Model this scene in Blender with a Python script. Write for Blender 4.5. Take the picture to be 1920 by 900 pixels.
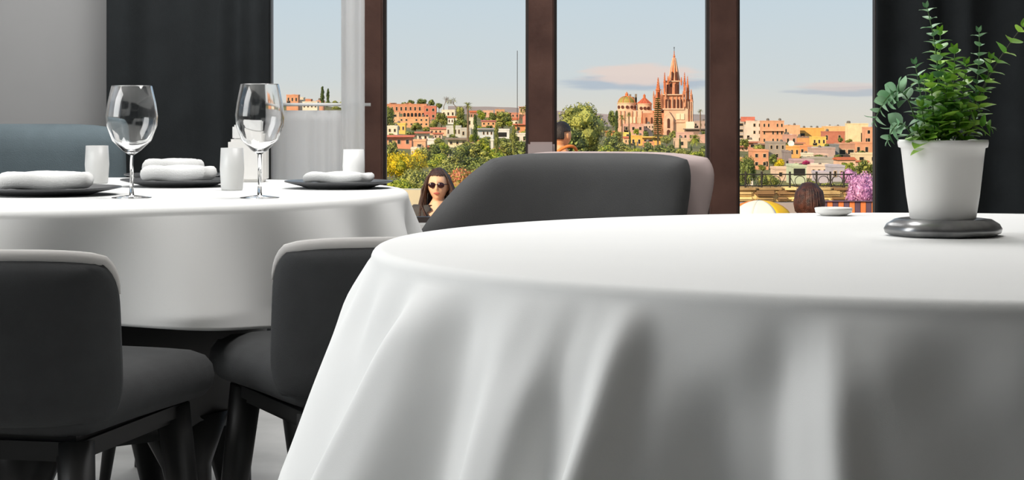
import bpy, bmesh, math, random
from mathutils import Vector, Matrix, noise
R = math.radians
random.seed(7)
for o in list(bpy.data.objects): bpy.data.objects.remove(o)
S = bpy.context.scene
COL = S.collection

# ------------------------------------------------------------ camera
F = 3760.0; CZ = 0.907; HY = 205.0
cd = bpy.data.cameras.new('camera'); cam = bpy.data.objects.new('camera', cd); COL.objects.link(cam)
cam.location = (0, 0, CZ); cam.rotation_euler = (R(90), 0, 0)
cd.sensor_width = 36; cd.sensor_fit = 'HORIZONTAL'; cd.lens = F/1920*36
cd.shift_y = -(450-HY)/1920; cd.clip_end = 6000; cd.clip_start = .05
S.camera = cam
S.view_settings.view_transform = 'Standard'; S.view_settings.look = 'None'
S.view_settings.exposure = 0.0; S.view_settings.gamma = 1
try: S.view_settings.use_curve_mapping = False
except Exception: pass

# ------------------------------------------------------------ world sky
W = bpy.data.worlds.new('sky'); S.world = W; W.use_nodes = True
nt = W.node_tree; nt.nodes.clear()
def N(t, typ, **kw):
    n = t.nodes.new(typ)
    for k, v in kw.items(): setattr(n, k, v)
    return n
def ramp(t, stops, interp='LINEAR'):
    n = N(t, 'ShaderNodeValToRGB'); e = n.color_ramp.elements; n.color_ramp.interpolation = interp
    while len(e) > 1: e.remove(e[-1])
    e[0].position = stops[0][0]; e[0].color = (*stops[0][1], 1)
    for p, c in stops[1:]:
        k = e.new(p); k.color = (*c, 1)
    return n
def lin(h):
    h = h.lstrip('#'); c = [int(h[i:i+2], 16)/255 for i in (0, 2, 4)]
    return tuple(v/12.92 if v <= .04045 else ((v+.055)/1.055)**2.4 for v in c)
tc = N(nt, 'ShaderNodeTexCoord'); sep = N(nt, 'ShaderNodeSeparateXYZ')
nt.links.new(tc.outputs['Generated'], sep.inputs[0])
mr = N(nt, 'ShaderNodeMapRange'); mr.inputs[1].default_value = -.02; mr.inputs[2].default_value = .14
nt.links.new(sep.outputs[2], mr.inputs[0])
sk = ramp(nt, [(0, lin('#ddd4c8')), (.1, lin('#e0dacf')), (.22, lin('#d3d9da')), (.45, lin('#cbd8e0')), (1, lin('#a9c4dd'))])
nt.links.new(mr.outputs[0], sk.inputs[0])
# clouds: two elongated banks, world-direction coordinates
def cloud(cx, cz, rx, rz, col, prev, strength, seed):
    mp = N(nt, 'ShaderNodeMapping'); mp.inputs['Location'].default_value = (-cx/rx, 0, -cz/rz); mp.inputs['Scale'].default_value = (1/rx, 0, 1/rz)
    nt.links.new(tc.outputs['Generated'], mp.inputs[0])
    ns = N(nt, 'ShaderNodeTexNoise'); ns.inputs['Scale'].default_value = 1.6; ns.inputs['Detail'].default_value = 6
    mo = N(nt, 'ShaderNodeMapping'); mo.inputs['Location'].default_value = (seed, seed*2, 0)
    nt.links.new(mp.outputs[0], mo.inputs[0]); nt.links.new(mo.outputs[0], ns.inputs['Vector'])
    ln = N(nt, 'ShaderNodeVectorMath', operation='LENGTH'); nt.links.new(mp.outputs[0], ln.inputs[0])
    a = N(nt, 'ShaderNodeMath', operation='SUBTRACT'); nt.links.new(ln.outputs['Value'], a.inputs[0])
    b = N(nt, 'ShaderNodeMath', operation='MULTIPLY'); b.inputs[1].default_value = 1.1; nt.links.new(ns.outputs[0], b.inputs[0]); nt.links.new(b.outputs[0], a.inputs[1])
    m = N(nt, 'ShaderNodeMapRange'); m.inputs[1].default_value = .62; m.inputs[2].default_value = .05; m.inputs[3].default_value = 0; m.inputs[4].default_value = strength
    m.interpolation_type = 'SMOOTHSTEP'
    nt.links.new(a.outputs[0], m.inputs[0])
    mx = N(nt, 'ShaderNodeMix', data_type='RGBA'); nt.links.new(m.outputs[0], mx.inputs[0]); nt.links.new(prev, mx.inputs[6]); mx.inputs[7].default_value = (*col, 1)
    return mx.outputs[2]
def dirx(px): return (px-960)/F
def dirz(py): return (HY-py)/F
c = cloud(dirx(1190), dirz(156), .040, .0042, lin('#b4bfcc'), sk.outputs[0], .85, 1.3)
c = cloud(dirx(1200), dirz(140), .030, .0055, lin('#e9d6cd'), c, .9, 4.1)
c = cloud(dirx(1600), dirz(172), .034, .0030, lin('#b9bfc8'), c, .8, 7.7)
c = cloud(dirx(1570), dirz(163), .022, .0025, lin('#e4d2cb'), c, .6, 2.9)
bg = N(nt, 'ShaderNodeBackground'); bg.inputs[1].default_value = 1.05
nt.links.new(c, bg.inputs[0]); wo = N(nt, 'ShaderNodeOutputWorld'); nt.links.new(bg.outputs[0], wo.inputs[0])

# ------------------------------------------------------------ lights
def sun(rot_dir, strength, color, ang):
    l = bpy.data.lights.new('sun', 'SUN'); l.energy = strength; l.color = color; l.angle = R(ang)
    o = bpy.data.objects.new('sun', l); COL.objects.link(o)
    o.rotation_euler = Vector(rot_dir).to_track_quat('-Z', 'Y').to_euler(); o.location = (-20, -10, 30)
sun((.62, .66, -.46), 5.4, (1.0, .82, .60), .6)
def area(name, loc, direction, sx, sy, power, color=(1, 1, 1), spread=180):
    l = bpy.data.lights.new(name, 'AREA'); l.shape = 'RECTANGLE'; l.size = sx; l.size_y = sy; l.energy = power; l.color = color; l.spread = R(spread)
    o = bpy.data.objects.new(name, l); COL.objects.link(o); o.location = loc
    o.rotation_euler = Vector(direction).to_track_quat('-Z', 'Z').to_euler()
    return o
# added fill lights out of view: one at the left, two overhead
area('side_window_daylight', (-2.34, 2.45, 1.75), (1, 0, -.18), 3.2, 1.3, 92, (1, .99, .97))
area('ceiling_panel_light', (.25, 3.7, 2.72), (0, 0, -1), 1.1, 1.1, 43, (1, .99, .98))
area('ceiling_panel_light', (-1.0, 5.9, 2.72), (0, .1, -1), 1.1, 1.1, 40, (1, .99, .98))

# ------------------------------------------------------------ materials
MC = {}
def mat(name, col, rough=.6, metal=0, var=.0, vscale=8, bump=0, bscale=40, trans=0, island=0, sheen=0, col2=None, ior=1.45, spec=.5):
    if name in MC: return MC[name]
    m = bpy.data.materials.new(name); m.use_nodes = True; t = m.node_tree; b = t.nodes['Principled BSDF']
    if isinstance(col, str): col = lin(col)
    b.inputs['Base Color'].default_value = (*col, 1); b.inputs['Roughness'].default_value = rough; b.inputs['Metallic'].default_value = metal
    b.inputs['Transmission Weight'].default_value = trans; b.inputs['IOR'].default_value = ior; b.inputs['Specular IOR Level'].default_value = spec
    if sheen: b.inputs['Sheen Weight'].default_value = sheen
    tcn = N(t, 'ShaderNodeTexCoord')
    if var or island or col2:
        ns = N(t, 'ShaderNodeTexNoise'); ns.inputs['Scale'].default_value = vscale; ns.inputs['Detail'].default_value = 4
        t.links.new(tcn.outputs['Object'], ns.inputs['Vector'])
        v = ns.outputs[0]
        if island:
            g = N(t, 'ShaderNodeNewGeometry'); ad = N(t, 'ShaderNodeMath', operation='MULTIPLY_ADD'); ad.inputs[1].default_value = island
            t.links.new(g.outputs['Random Per Island'], ad.inputs[0])
            sc = N(t, 'ShaderNodeMath', operation='MULTIPLY'); sc.inputs[1].default_value = 1-island; t.links.new(v, sc.inputs[0]); t.links.new(sc.outputs[0], ad.inputs[2]); v = ad.outputs[0]
        if col2 is None:
            lo = tuple(max(0, x*(1-var)) for x in col); hi = tuple(min(1, x*(1+var)) for x in col)
        else:
            lo = lin(col2) if isinstance(col2, str) else col2; hi = col
        rp = ramp(t, [(.28, lo), (.72, hi)]); t.links.new(v, rp.inputs[0]); t.links.new(rp.outputs[0], b.inputs['Base Color'])
    if bump:
        n2 = N(t, 'ShaderNodeTexNoise'); n2.inputs['Scale'].default_value = bscale; n2.inputs['Detail'].default_value = 5
        t.links.new(tcn.outputs['Object'], n2.inputs['Vector'])
        bp = N(t, 'ShaderNodeBump'); bp.inputs['Strength'].default_value = bump; bp.inputs['Distance'].default_value = .01
        t.links.new(n2.outputs[0], bp.inputs['Height']); t.links.new(bp.outputs[0], b.inputs['Normal'])
    MC[name] = m; return m
CHAR = mat('charcoal_fabric', '#2e2f30', .85, var=.12, vscale=30, bump=.25, bscale=900)
CHARC = mat('charcoal_velvet', '#4e4e4e', .9, var=.08, vscale=12, bump=.2, bscale=700)
PALE = mat('pale_piping', '#b9b6b3', .8, var=.05)
PINKG = mat('pale_rose_fabric', '#b8a6a2', .85, var=.05)
BLACKW = mat('black_wood', '#141414', .45, var=.2)
WOOD = mat('dark_brown_timber', '#68483c', .5, col2='#46291f', vscale=6, bump=.1, bscale=60)
ORW = mat('orange_wood', '#7a3a16', .45, var=.2, vscale=20)
PLASTER = mat('grey_plaster', '#a8a8a8', .85, var=.05, vscale=2, bump=.1)
WHITEP = mat('white_plaster', '#d8d6d2', .85, var=.04, vscale=2, bump=.1)
CURT = mat('dark_curtain_fabric', '#232729', .95, var=.15, vscale=10, bump=.2, bscale=500)
GLASS = mat('clear_glass', (1, 1, 1), .02, trans=1, ior=1.46)
CER = mat('white_ceramic', '#e8e6e2', .4, var=.02, vscale=5, bump=.03, bscale=20)
NAP = mat('white_napkin_linen', '#e6e6e4', .9, var=.03, bump=.2, bscale=400)
DPL = mat('dark_plate_glaze', '#4a4b4d', .3, var=.1)
SOFA = mat('slate_blue_upholstery', '#6a787e', .9, var=.15, vscale=6, bump=.2, bscale=300)

def cloth_mat():
    m = mat('white_tablecloth_linen', '#efefed', .85, var=.015, vscale=3, bump=.06, bscale=1100, sheen=.1)
    t = m.node_tree; b = t.nodes['Principled BSDF']
    return m
CLOTH = cloth_mat()
def window_glass():
    m = bpy.data.materials.new('window_glass'); m.use_nodes = True; t = m.node_tree; t.nodes.clear()
    tr = N(t, 'ShaderNodeBsdfTransparent'); tr.inputs[0].default_value = (.97, .98, .98, 1)
    gl = N(t, 'ShaderNodeBsdfGlossy'); gl.inputs['Roughness'].default_value = .03
    fr = N(t, 'ShaderNodeFresnel'); fr.inputs[0].default_value = 1.3
    mx = N(t, 'ShaderNodeMixShader'); o = N(t, 'ShaderNodeOutputMaterial')
    t.links.new(fr.outputs[0], mx.inputs[0]); t.links.new(tr.outputs[0], mx.inputs[1]); t.links.new(gl.outputs[0], mx.inputs[2]); t.links.new(mx.outputs[0], o.inputs[0])
    return m
WGLASS = window_glass()
def sheer(name, a, col=(.93, .93, .92)):
    m = bpy.data.materials.new(name); m.use_nodes = True; t = m.node_tree; t.nodes.clear()
    tr = N(t, 'ShaderNodeBsdfTransparent'); df = N(t, 'ShaderNodeBsdfDiffuse'); df.inputs[0].default_value = (*col, 1)
    tl = N(t, 'ShaderNodeBsdfTranslucent'); tl.inputs[0].default_value = (*col, 1)
    m1 = N(t, 'ShaderNodeMixShader'); m1.inputs[0].default_value = .65
    m2 = N(t, 'ShaderNodeMixShader'); o = N(t, 'ShaderNodeOutputMaterial')
    wv = N(t, 'ShaderNodeTexNoise'); wv.inputs['Scale'].default_value = 6; tcn = N(t, 'ShaderNodeTexCoord'); t.links.new(tcn.outputs['Object'], wv.inputs['Vector'])
    mr = N(t, 'ShaderNodeMapRange'); mr.inputs[3].default_value = a-.06; mr.inputs[4].default_value = a+.04; t.links.new(wv.outputs[0], mr.inputs[0])
    t.links.new(df.outputs[0], m1.inputs[1]); t.links.new(tl.outputs[0], m1.inputs[2]); t.links.new(mr.outputs[0], m2.inputs[0])
    t.links.new(tr.outputs[0], m2.inputs[1]); t.links.new(m1.outputs[0], m2.inputs[2]); t.links.new(m2.outputs[0], o.inputs[0])
    return m

# ------------------------------------------------------------ helpers
def P(px, py, d): return Vector(((px-960)*d/F, d, CZ+(HY-py)*d/F))
def PX(px, d): return (px-960)*d/F
def PZ(py, d): return CZ+(HY-py)*d/F
def link(name, me, m=None, parent=None, loc=(0, 0, 0), smooth=False):
    o = bpy.data.objects.new(name, me); COL.objects.link(o); o.location = loc
    if m is not None and len(me.materials) == 0: me.materials.append(m)
    if parent is not None: o.parent = parent
    if smooth:
        for p in me.polygons: p.use_smooth = True
    return o
def obj(name, bm, m, parent=None, loc=(0, 0, 0), smooth=False, autos=None):
    me = bpy.data.meshes.new(name); bmesh.ops.recalc_face_normals(bm, faces=bm.faces[:]) if autos is None else None
    bm.to_mesh(me); bm.free()
    return link(name, me, m, parent, loc, smooth)
def tag(o, label=None, cat=None, group=None, kind=None):
    if label: o['label'] = label
    if cat: o['category'] = cat
    if group: o['group'] = group
    if kind: o['kind'] = kind
    return o
def thing(name, label, cat, loc=(0, 0, 0), rz=0, group=None, kind=None):
    o = bpy.data.objects.new(name, None); COL.objects.link(o); o.location = loc; o.rotation_euler = (0, 0, rz); o.empty_display_size = .1
    return tag(o, label, cat, group, kind)
def kids(o): return [c for c in COL.objects if c.parent == o]
def copy_tree(o, parent=None):
    c = o.copy(); COL.objects.link(c)
    if parent is not None: c.parent = parent
    for ch in CH.get(o.name, []) or list(o.children): CHX = copy_tree(ch, c)
    return c
CH = {}
def struct(o): o['kind'] = 'structure'; return o
def box(bm, x0, x1, y0, y1, z0, z1, bev=0):
    r = bmesh.ops.create_cube(bm, size=1)
    vs = r['verts']
    bmesh.ops.scale(bm, vec=(x1-x0, y1-y0, z1-z0), verts=vs); bmesh.ops.translate(bm, vec=((x0+x1)/2, (y0+y1)/2, (z0+z1)/2), verts=vs)
    if bev: bmesh.ops.bevel(bm, geom=list({e for v in vs for e in v.link_edges}), offset=bev, segments=2, affect='EDGES')
    return vs
def bxo(name, m, x0, x1, y0, y1, z0, z1, parent=None, bev=0, loc=(0, 0, 0)):
    bm = bmesh.new(); box(bm, x0, x1, y0, y1, z0, z1, bev); return obj(name, bm, m, parent, loc)
def lathe(bm, prof, seg=32, c=(0, 0, 0), mod=None):
    rings = []
    for r, z in prof:
        if r < 1e-6: rings.append([bm.verts.new((c[0], c[1], c[2]+z))]); continue
        rings.append([bm.verts.new((c[0]+r*(mod(k/seg) if mod else 1)*math.cos(2*math.pi*k/seg), c[1]+r*(mod(k/seg) if mod else 1)*math.sin(2*math.pi*k/seg), c[2]+z)) for k in range(seg)])
    for a, b in zip(rings, rings[1:]):
        if len(a) == 1 and len(b) == 1: continue
        for k in range(seg):
            k2 = (k+1) % seg
            if len(a) == 1: bm.faces.new((a[0], b[k], b[k2]))
            elif len(b) == 1: bm.faces.new((a[k], a[k2], b[0]))
            else: bm.faces.new((a[k], a[k2], b[k2], b[k]))
    return bm
def tube(bm, pts, rad, seg=8, cap=True):
    pts = [Vector(p) for p in pts]; n = len(pts)
    if not isinstance(rad, (list, tuple)): rad = [rad]*n
    rings = []; up = Vector((0, 0, 1)); prev = None
    for i, p in enumerate(pts):
        t = (pts[min(i+1, n-1)]-pts[max(i-1, 0)]).normalized()
        if prev is None:
            a = t.cross(up)
            if a.length < .1: a = t.cross(Vector((1, 0, 0)))
            a.normalize()
        else:
            a = (prev - t*prev.dot(t)).normalized()
        prev = a; b = t.cross(a)
        rings.append([bm.verts.new(p+(a*math.cos(2*math.pi*k/seg)+b*math.sin(2*math.pi*k/seg))*rad[i]) for k in range(seg)])
    for r1, r2 in zip(rings, rings[1:]):
        for k in range(seg): bm.faces.new((r1[k], r1[(k+1) % seg], r2[(k+1) % seg], r2[k]))
    if cap:
        bm.faces.new(rings[0][::-1]); bm.faces.new(rings[-1])
    return bm
def pillow(bm, fn, T, n=16, p=6, hv=None):
    """closed puffy panel. fn(u,v)->(pos, normal) with u,v in [-1,1]; T thickness; rounded edge"""
    def sq(u, v):   # square -> squircle for rounded corners
        k = .12
        return u*math.sqrt(1-k*v*v*abs(v)**4*1.2), v*math.sqrt(1-k*u*u*abs(u)**4*1.2)
    G = [[[None]*(n+1) for _ in range(n+1)] for _ in range(2)]
    for i in range(n+1):
        for j in range(n+1):
            # denser near the border
            u = math.sin((i/n*2-1)*math.pi/2); v = math.sin((j/n*2-1)*math.pi/2)
            e = max(abs(u), abs(v)); h = T/2*(max(0, 1-e**p))**.5
            uu, vv = sq(u, v)
            pos, nr = fn(uu, vv)
            if i in (0, n) or j in (0, n):
                q = bm.verts.new(pos); G[0][i][j] = q; G[1][i][j] = q
            else:
                G[0][i][j] = bm.verts.new(pos+nr*h); G[1][i][j] = bm.verts.new(pos-nr*h)
    for i in range(n):
        for j in range(n):
            bm.faces.new((G[0][i][j], G[0][i+1][j], G[0][i+1][j+1], G[0][i][j+1]))
            bm.faces.new((G[1][i][j], G[1][i][j+1], G[1][i+1][j+1], G[1][i+1][j]))
    return bm

# ============================================================ ROOM SHELL
WY = 7.0
XL, XR, YB, ZC = -2.3, 3.2, -1.6, 2.8
floorm = mat('polished_pale_floor', '#c9c9c7', .25, var=.25, vscale=2.2)
struct(bxo('floor', floorm, XL, XR, YB, WY+.15, -.1, 0))
struct(bxo('ceiling', WHITEP, XL-.2, XR+.2, YB-.2, WY+.3, ZC, ZC+.15))
DWALL = mat('charcoal_wall_paint', '#4a4a4a', .9, var=.05)
struct(bxo('wall_back', DWALL, XL, XR, YB-.2, YB, 0, ZC))
struct(bxo('wall_right', DWALL, XR, XR+.2, YB-.2, WY+.3, 0, ZC))
bm = bmesh.new()   # left wall with an unseen opening added for the side light, y -0.3..4.0, z 0.9..2.5
box(bm, XL-.2, XL, YB-.2, .7, 0, ZC); box(bm, XL-.2, XL, 4.3, WY+.3, 0, ZC); box(bm, XL-.2, XL, .7, 4.3, 0, .9); box(bm, XL-.2, XL, .7, 4.3, 2.55, ZC)
struct(obj('wall_left', bm, PLASTER))
wf = struct(bxo('window_5', WGLASS, XL-.11, XL-.10, .7, 4.3, .9, 2.55))  # unseen pane added in the opening made for the side light
bm = bmesh.new()
for yy in (.7, 1.9, 3.1, 4.24): box(bm, XL-.14, XL-.06, yy, yy+.06, .9, 2.55)
obj('window_frame', bm, WOOD, wf)
# window wall: left solid, sill, lintel, right solid
X0, X1 = PX(500, WY), PX(1648, WY)
bm = bmesh.new()
box(bm, XL, X0, WY, WY+.2, 0, ZC); box(bm, X1+.02, XR, WY, WY+.2, 0, ZC); box(bm, X0, X1+.02, WY, WY+.2, 0, .5); box(bm, X0, X1+.02, WY, WY+.2, 2.62, ZC)
struct(obj('wall_front', bm, mat('grey_wall_paint', '#b2b2b2', .85, var=.06, vscale=1.5)))
struct(bxo('trim_1', WHITEP, X0-.03, X1+.05, WY-.1, WY+.02, .47, .51))
posts = [(681, 718), (991, 1039), (1331, 1383)]
for i, (a, b) in enumerate(posts):
    o = struct(bxo('trim_%d' % (i+2), WOOD, PX(a, WY), PX(b, WY), WY-.02, WY+.10, .51, 2.62, bev=.006))
    if i == 1:
        bxo('post_plinth', PINKG, PX(a-1, WY-.03), PX(b+1, WY-.03), WY-.03, WY+.11, .511, PZ(266, WY), o, bev=.008)
edges = [(500, 681), (718, 991), (1039, 1331), (1383, 1648)]
for i, (a, b) in enumerate(edges):
    xa, xb = PX(a, WY), PX(b, WY)
    o = struct(bxo('window_%d' % (i+1), WGLASS, xa, xb, WY+.04, WY+.046, .51, 2.62))
    bm = bmesh.new(); w = .010
    box(bm, xa, xa+w, WY+.02, WY+.07, .51, 2.62); box(bm, xb-w, xb, WY+.02, WY+.07, .51, 2.62); box(bm, xa+w, xb-w, WY+.02, WY+.07, .51, .53); box(bm, xa+w, xb-w, WY+.02, WY+.07, 2.6, 2.62)
    obj('window_frame', bm, mat('dark_window_frame', '#3a302c', .5, var=.1), o)
# unseen housings added around the two overhead fill lights
for k, (x, y) in enumerate(((.25, 3.7), (-1.0, 5.9))):
    t = thing('ceiling_lamp', ['square ceiling light panel above the near round table', 'square ceiling light panel above the table on the left'][k], 'lamp', (x, y, 2.8))
    bm = bmesh.new()
    for s in (-1, 1):
        box(bm, s*.58-.02, s*.58+.02, -.6, .6, -.09, 0); box(bm, -.56, .56, s*.58-.02, s*.58+.02, -.09, 0)
    obj('lamp_frame', bm, mat('brushed_aluminium', '#9a9a9a', .4, 1, var=.1), t)
    bxo('lamp_back', WHITEP, -.56, .56, -.56, .56, -.02, 0, t)

# curtains: hanging pleated cloth
def curtain(name, label, x0, x1, y, amp, pleat, m, z0=.03, z1=2.7, seed=0, cat='curtain', hook=True, jit=.35):
    bm = bmesh.new(); rnd = random.Random(seed); n = max(12, int((x1-x0)/.008)); rows = 10
    ph = [rnd.uniform(-jit, jit) for _ in range(60)]
    def prof(x):
        u = (x-x0)/pleat; k = int(u); f = u-k; p0 = ph[k % 60]; p1 = ph[(k+1) % 60]
        return math.sin(2*math.pi*(u+p0*(1-f)+p1*f))*amp*(.7+.5*abs(p0))
    V = [[None]*(rows+1) for _ in range(n+1)]
    for side in (0,):
        for i in range(n+1):
            x = x0+(x1-x0)*i/n
            for j in range(rows+1):
                z = z0+(z1-z0)*j/rows; s = 1-.35*j/rows
                V[i][j] = bm.verts.new((x, prof(x)*s, z))
    for i in range(n):
        for j in range(rows): bm.faces.new((V[i][j], V[i+1][j], V[i+1][j+1], V[i][j+1]))
    t = thing(name, label, cat, (0, y, 0))
    o = obj('curtain_panel', bm, m, t, smooth=True)
    sd = o.modifiers.new('thick', 'SOLIDIFY'); sd.thickness = .004
    r = tube(bmesh.new(), [(x0-.05, 0, z1+.02), (x1+.05, 0, z1+.02)], .014 if amp > .02 else .006, 10)
    obj('curtain_rod', r, mat('black_metal', '#181818', .4, .8) if amp > .02 else mat('white_metal', '#e4e4e2', .4), t, smooth=True)
    return t
curtain('curtain', 'dark charcoal curtain right of the window, behind the potted plant', PX(1640, 6.8), PX(1960, 6.8)+.25, 6.8, .035, .17, CURT, seed=4)
curtain('curtain', 'dark charcoal curtain behind the wine glass, between grey wall and window', PX(200, 6.8), PX(505, 6.8), 6.8, .035, .19, CURT, seed=9)
# cafe curtain + sheer strip in the left window
curtain('cafe_curtain', 'white half-height curtain over the lower part of the leftmost window', PX(508, 6.93), PX(668, 6.93), 6.93, .010, .06, sheer('white_voile', .88, (.98, .98, .97)), z0=.53, z1=PZ(207, 6.93), seed=2)
curtain('sheer_curtain', 'narrow white sheer curtain strip beside the first window post', PX(640, 6.86), PX(684, 6.86), 6.86, .010, .05, sheer('white_sheer', .7, (.98, .98, .97)), z0=.53, z1=2.6, seed=3)

# ============================================================ TABLES
def interp(pts, x):
    if x <= pts[0][0]: return pts[0][1]
    for (a, va), (b, vb) in zip(pts, pts[1:]):
        if x <= b:
            f = (x-a)/(b-a); f = f*f*(3-2*f); return va+(vb-va)*f
    return pts[-1][1]
def tablecloth(name, label, loc, Rt, drop, flare, fold, hem=None, nphi=1080, group=None, edge=.012, topn=None):
    """phi=0 faces -Y (camera); negative phi to the left."""
    bm = bmesh.new(); rings = []
    prof = []
    for k in range(1, 15): prof.append(('t', (Rt-edge)*k/14))
    for k in range(1, 7):
        a = k/6*math.pi/2; prof.append(('e', a))
    ns = 40
    for k in range(1, ns+1): prof.append(('d', (k/ns)**1.15))
    cen = bm.verts.new((0, 0, 0.0))
    for kind, v in prof:
        ring = []
        for i in range(nphi):
            phi = (i/nphi*2-1)*math.pi; deg = math.degrees(phi)
            if kind == 't': r = v; z = 0
            elif kind == 'e': r = Rt-edge+edge*math.sin(v); z = -edge*(1-math.cos(v))
            else:
                dr = drop*(hem(deg) if hem else 1); s = v*dr
                z = -edge-s
                r = Rt + flare*(min(s, .27)**.92) + fold(deg, s)
            ring.append(bm.verts.new((r*math.sin(phi), -r*math.cos(phi), z)))
        rings.append(ring)
    for i in range(nphi): bm.faces.new((cen, rings[0][i], rings[0][(i+1) % nphi]))
    for a, b in zip(rings, rings[1:]):
        for i in range(nphi):
            j = (i+1) % nphi; bm.faces.new((a[i], b[i], b[j], a[j]))
    for f in bm.faces: f.smooth = True
    me = bpy.data.meshes.new(name); bm.to_mesh(me); bm.free()
    o = link(name, me, CLOTH, None, loc)
    sd = o.modifiers.new('thick', 'SOLIDIFY'); sd.thickness = .0015; sd.offset = 1
    tag(o, label, 'tablecloth', group); return o
# near table folds: (angle, radial amplitude at 0.25 m drop)
# (angle at the table edge, angle 0.25 m down, radial amplitude 0.25 m down)
K1 = [(-180, -180, 0), (-165, -165, .03), (-155, -155, 0), (-140, -140, .035), (-128, -128, 0), (-115, -115, .04), (-104, -104, .0), (-96, -96, .018), (-86, -86, .012), (-76, -77, -.012), (-67, -67, -.004), (-62, -64, .052), (-59.5, -60, .042), (-54.5, -54, -.016), (-52, -51.5, -.012), (-48.5, -49, .020), (-45, -46, .024), (-43, -43.5, -.012), (-40.5, -41.5, .0), (-38.3, -38.5, .062), (-36.5, -35, .006), (-31, -30, -.040), (-27, -27, -.036), (-24.2, -23.5, .006), (-23.6, -20, .034), (-21.5, -17.5, .010), (-12, -12, -.014), (-6, -5, -.020), (8, 10, .03), (22, 22, -.01), (35, 35, .04), (50, 50, -.01), (63, 63, .035), (75, 75, 0), (90, 90, .03), (105, 105, -.01), (120, 120, .04), (135, 135, 0), (150, 150, .035), (165, 165, 0), (180, 180, 0)]
def interp_sharp(deg, s):
    t = min(1, s/.25); pa = pv = None
    for a0, a1, v in K1:
        a = a0+(a1-a0)*t
        if pa is not None and deg <= a:
            f = (deg-pa)/(a-pa); f = .6*f*f*(3-2*f)+.4*f; return pv+(v-pv)*f
        pa, pv = a, v
    return 0
def fold1(deg, s):
    a = sum(interp_sharp(max(-180, min(180, deg+o_)), s)*w_ for o_, w_ in ((-.8, .25), (0, .5), (.8, .25)))
    amp = min(1, s/.25)**.85
    top = .004*math.sin(deg*.62+1.3+s*12)*math.exp(-((s-.05)/.035)**2)
    w2 = .008*noise.noise(Vector((deg*.10+s*3, s*7, 2.2)))*min(1, s/.05)
    return a*amp*1.45+top+w2
tablecloth('tablecloth', 'white linen cloth over the near round table holding the potted plant', (.542, 2.29, .752), .70, .50, .30, fold1)
K2r = random.Random(5); K2 = []
d = -180
while d < 178:
    K2.append((d, K2r.uniform(-.022, -.004))); d += K2r.uniform(9, 13); K2.append((d, K2r.uniform(.02, .042))); d += K2r.uniform(9, 13)
K2.append((180, K2[0][1]))
def fold2(deg, s): return interp(K2, deg)*1.25*min(1.3, s/.12)
tablecloth('tablecloth', 'white linen cloth over the far round table set with wine glasses', (-.945, 3.78, .752), .748, .17, .12, fold2, hem=lambda g: 1.05+.10*math.cos(R(g-60)*4), nphi=540)
def round_table(label, loc, Rt, legs=True):
    t = thing('round_table', label, 'table', loc)
    bm = bmesh.new(); lathe(bm, [(0, .735), (Rt-.02, .735), (Rt-.01, .74), (Rt-.01, .748), (Rt-.015, .7505), (0, .7505)][::-1], 64); obj('tabletop', bm, BLACKW, t, smooth=False)
    bm = bmesh.new(); lathe(bm, [(0, 0), (.26, 0), (.27, .015), (.25, .035), (.1, .06), (.055, .12), (.045, .5), (.07, .68), (.2, .735), (0, .735)][::-1], 40); obj('pedestal', bm, BLACKW, t, smooth=True)
    return t
round_table('round pedestal table hidden under the near white cloth', (.542, 2.29, 0), .70)
t = thing('round_table', 'round black drum-based table under the far white cloth', 'table', (-.945, 3.78, 0))
bm = bmesh.new(); lathe(bm, [(0, .735), (.725, .735), (.735, .74), (.735, .748), (.73, .7505), (0, .7505)][::-1], 64); obj('tabletop', bm, BLACKW, t)
bm = bmesh.new(); lathe(bm, [(.0, .36), (.44, .33), (.475, .36), (.48, .5), (.46, .735), (0, .735)][::-1], 48); obj('drum_base', bm, BLACKW, t, smooth=True)
for k in range(8):
    a = k/8*2*math.pi+.3; ca, sa = math.cos(a), math.sin(a)
    obj('leg', tube(bmesh.new(), [(.40*ca, .40*sa, .36), (.41*ca, .41*sa, .27), (.43*ca, .43*sa, .14), (.46*ca, .46*sa, 0)], [.085, .045, .028, .018], 12), BLACKW, t, smooth=True)

# ============================================================ CHAIRS
def back_fn(w, z0, z1, bend, lean, flare=0):
    def fn(u, v):
        z = (z0+z1)/2+(z1-z0)/2*v; ww = w*(1+flare*(-v)) ; a = u*bend
        r = ww/2/math.sin(bend) if bend > .02 else 1e3
        x = r*math.sin(a); y = -r*(1-math.cos(a)) + lean*(z-z0)
        nr = Vector((math.sin(a), math.cos(a), -lean)).normalized()
        return Vector((x, y, z)), nr
    return fn
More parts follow.
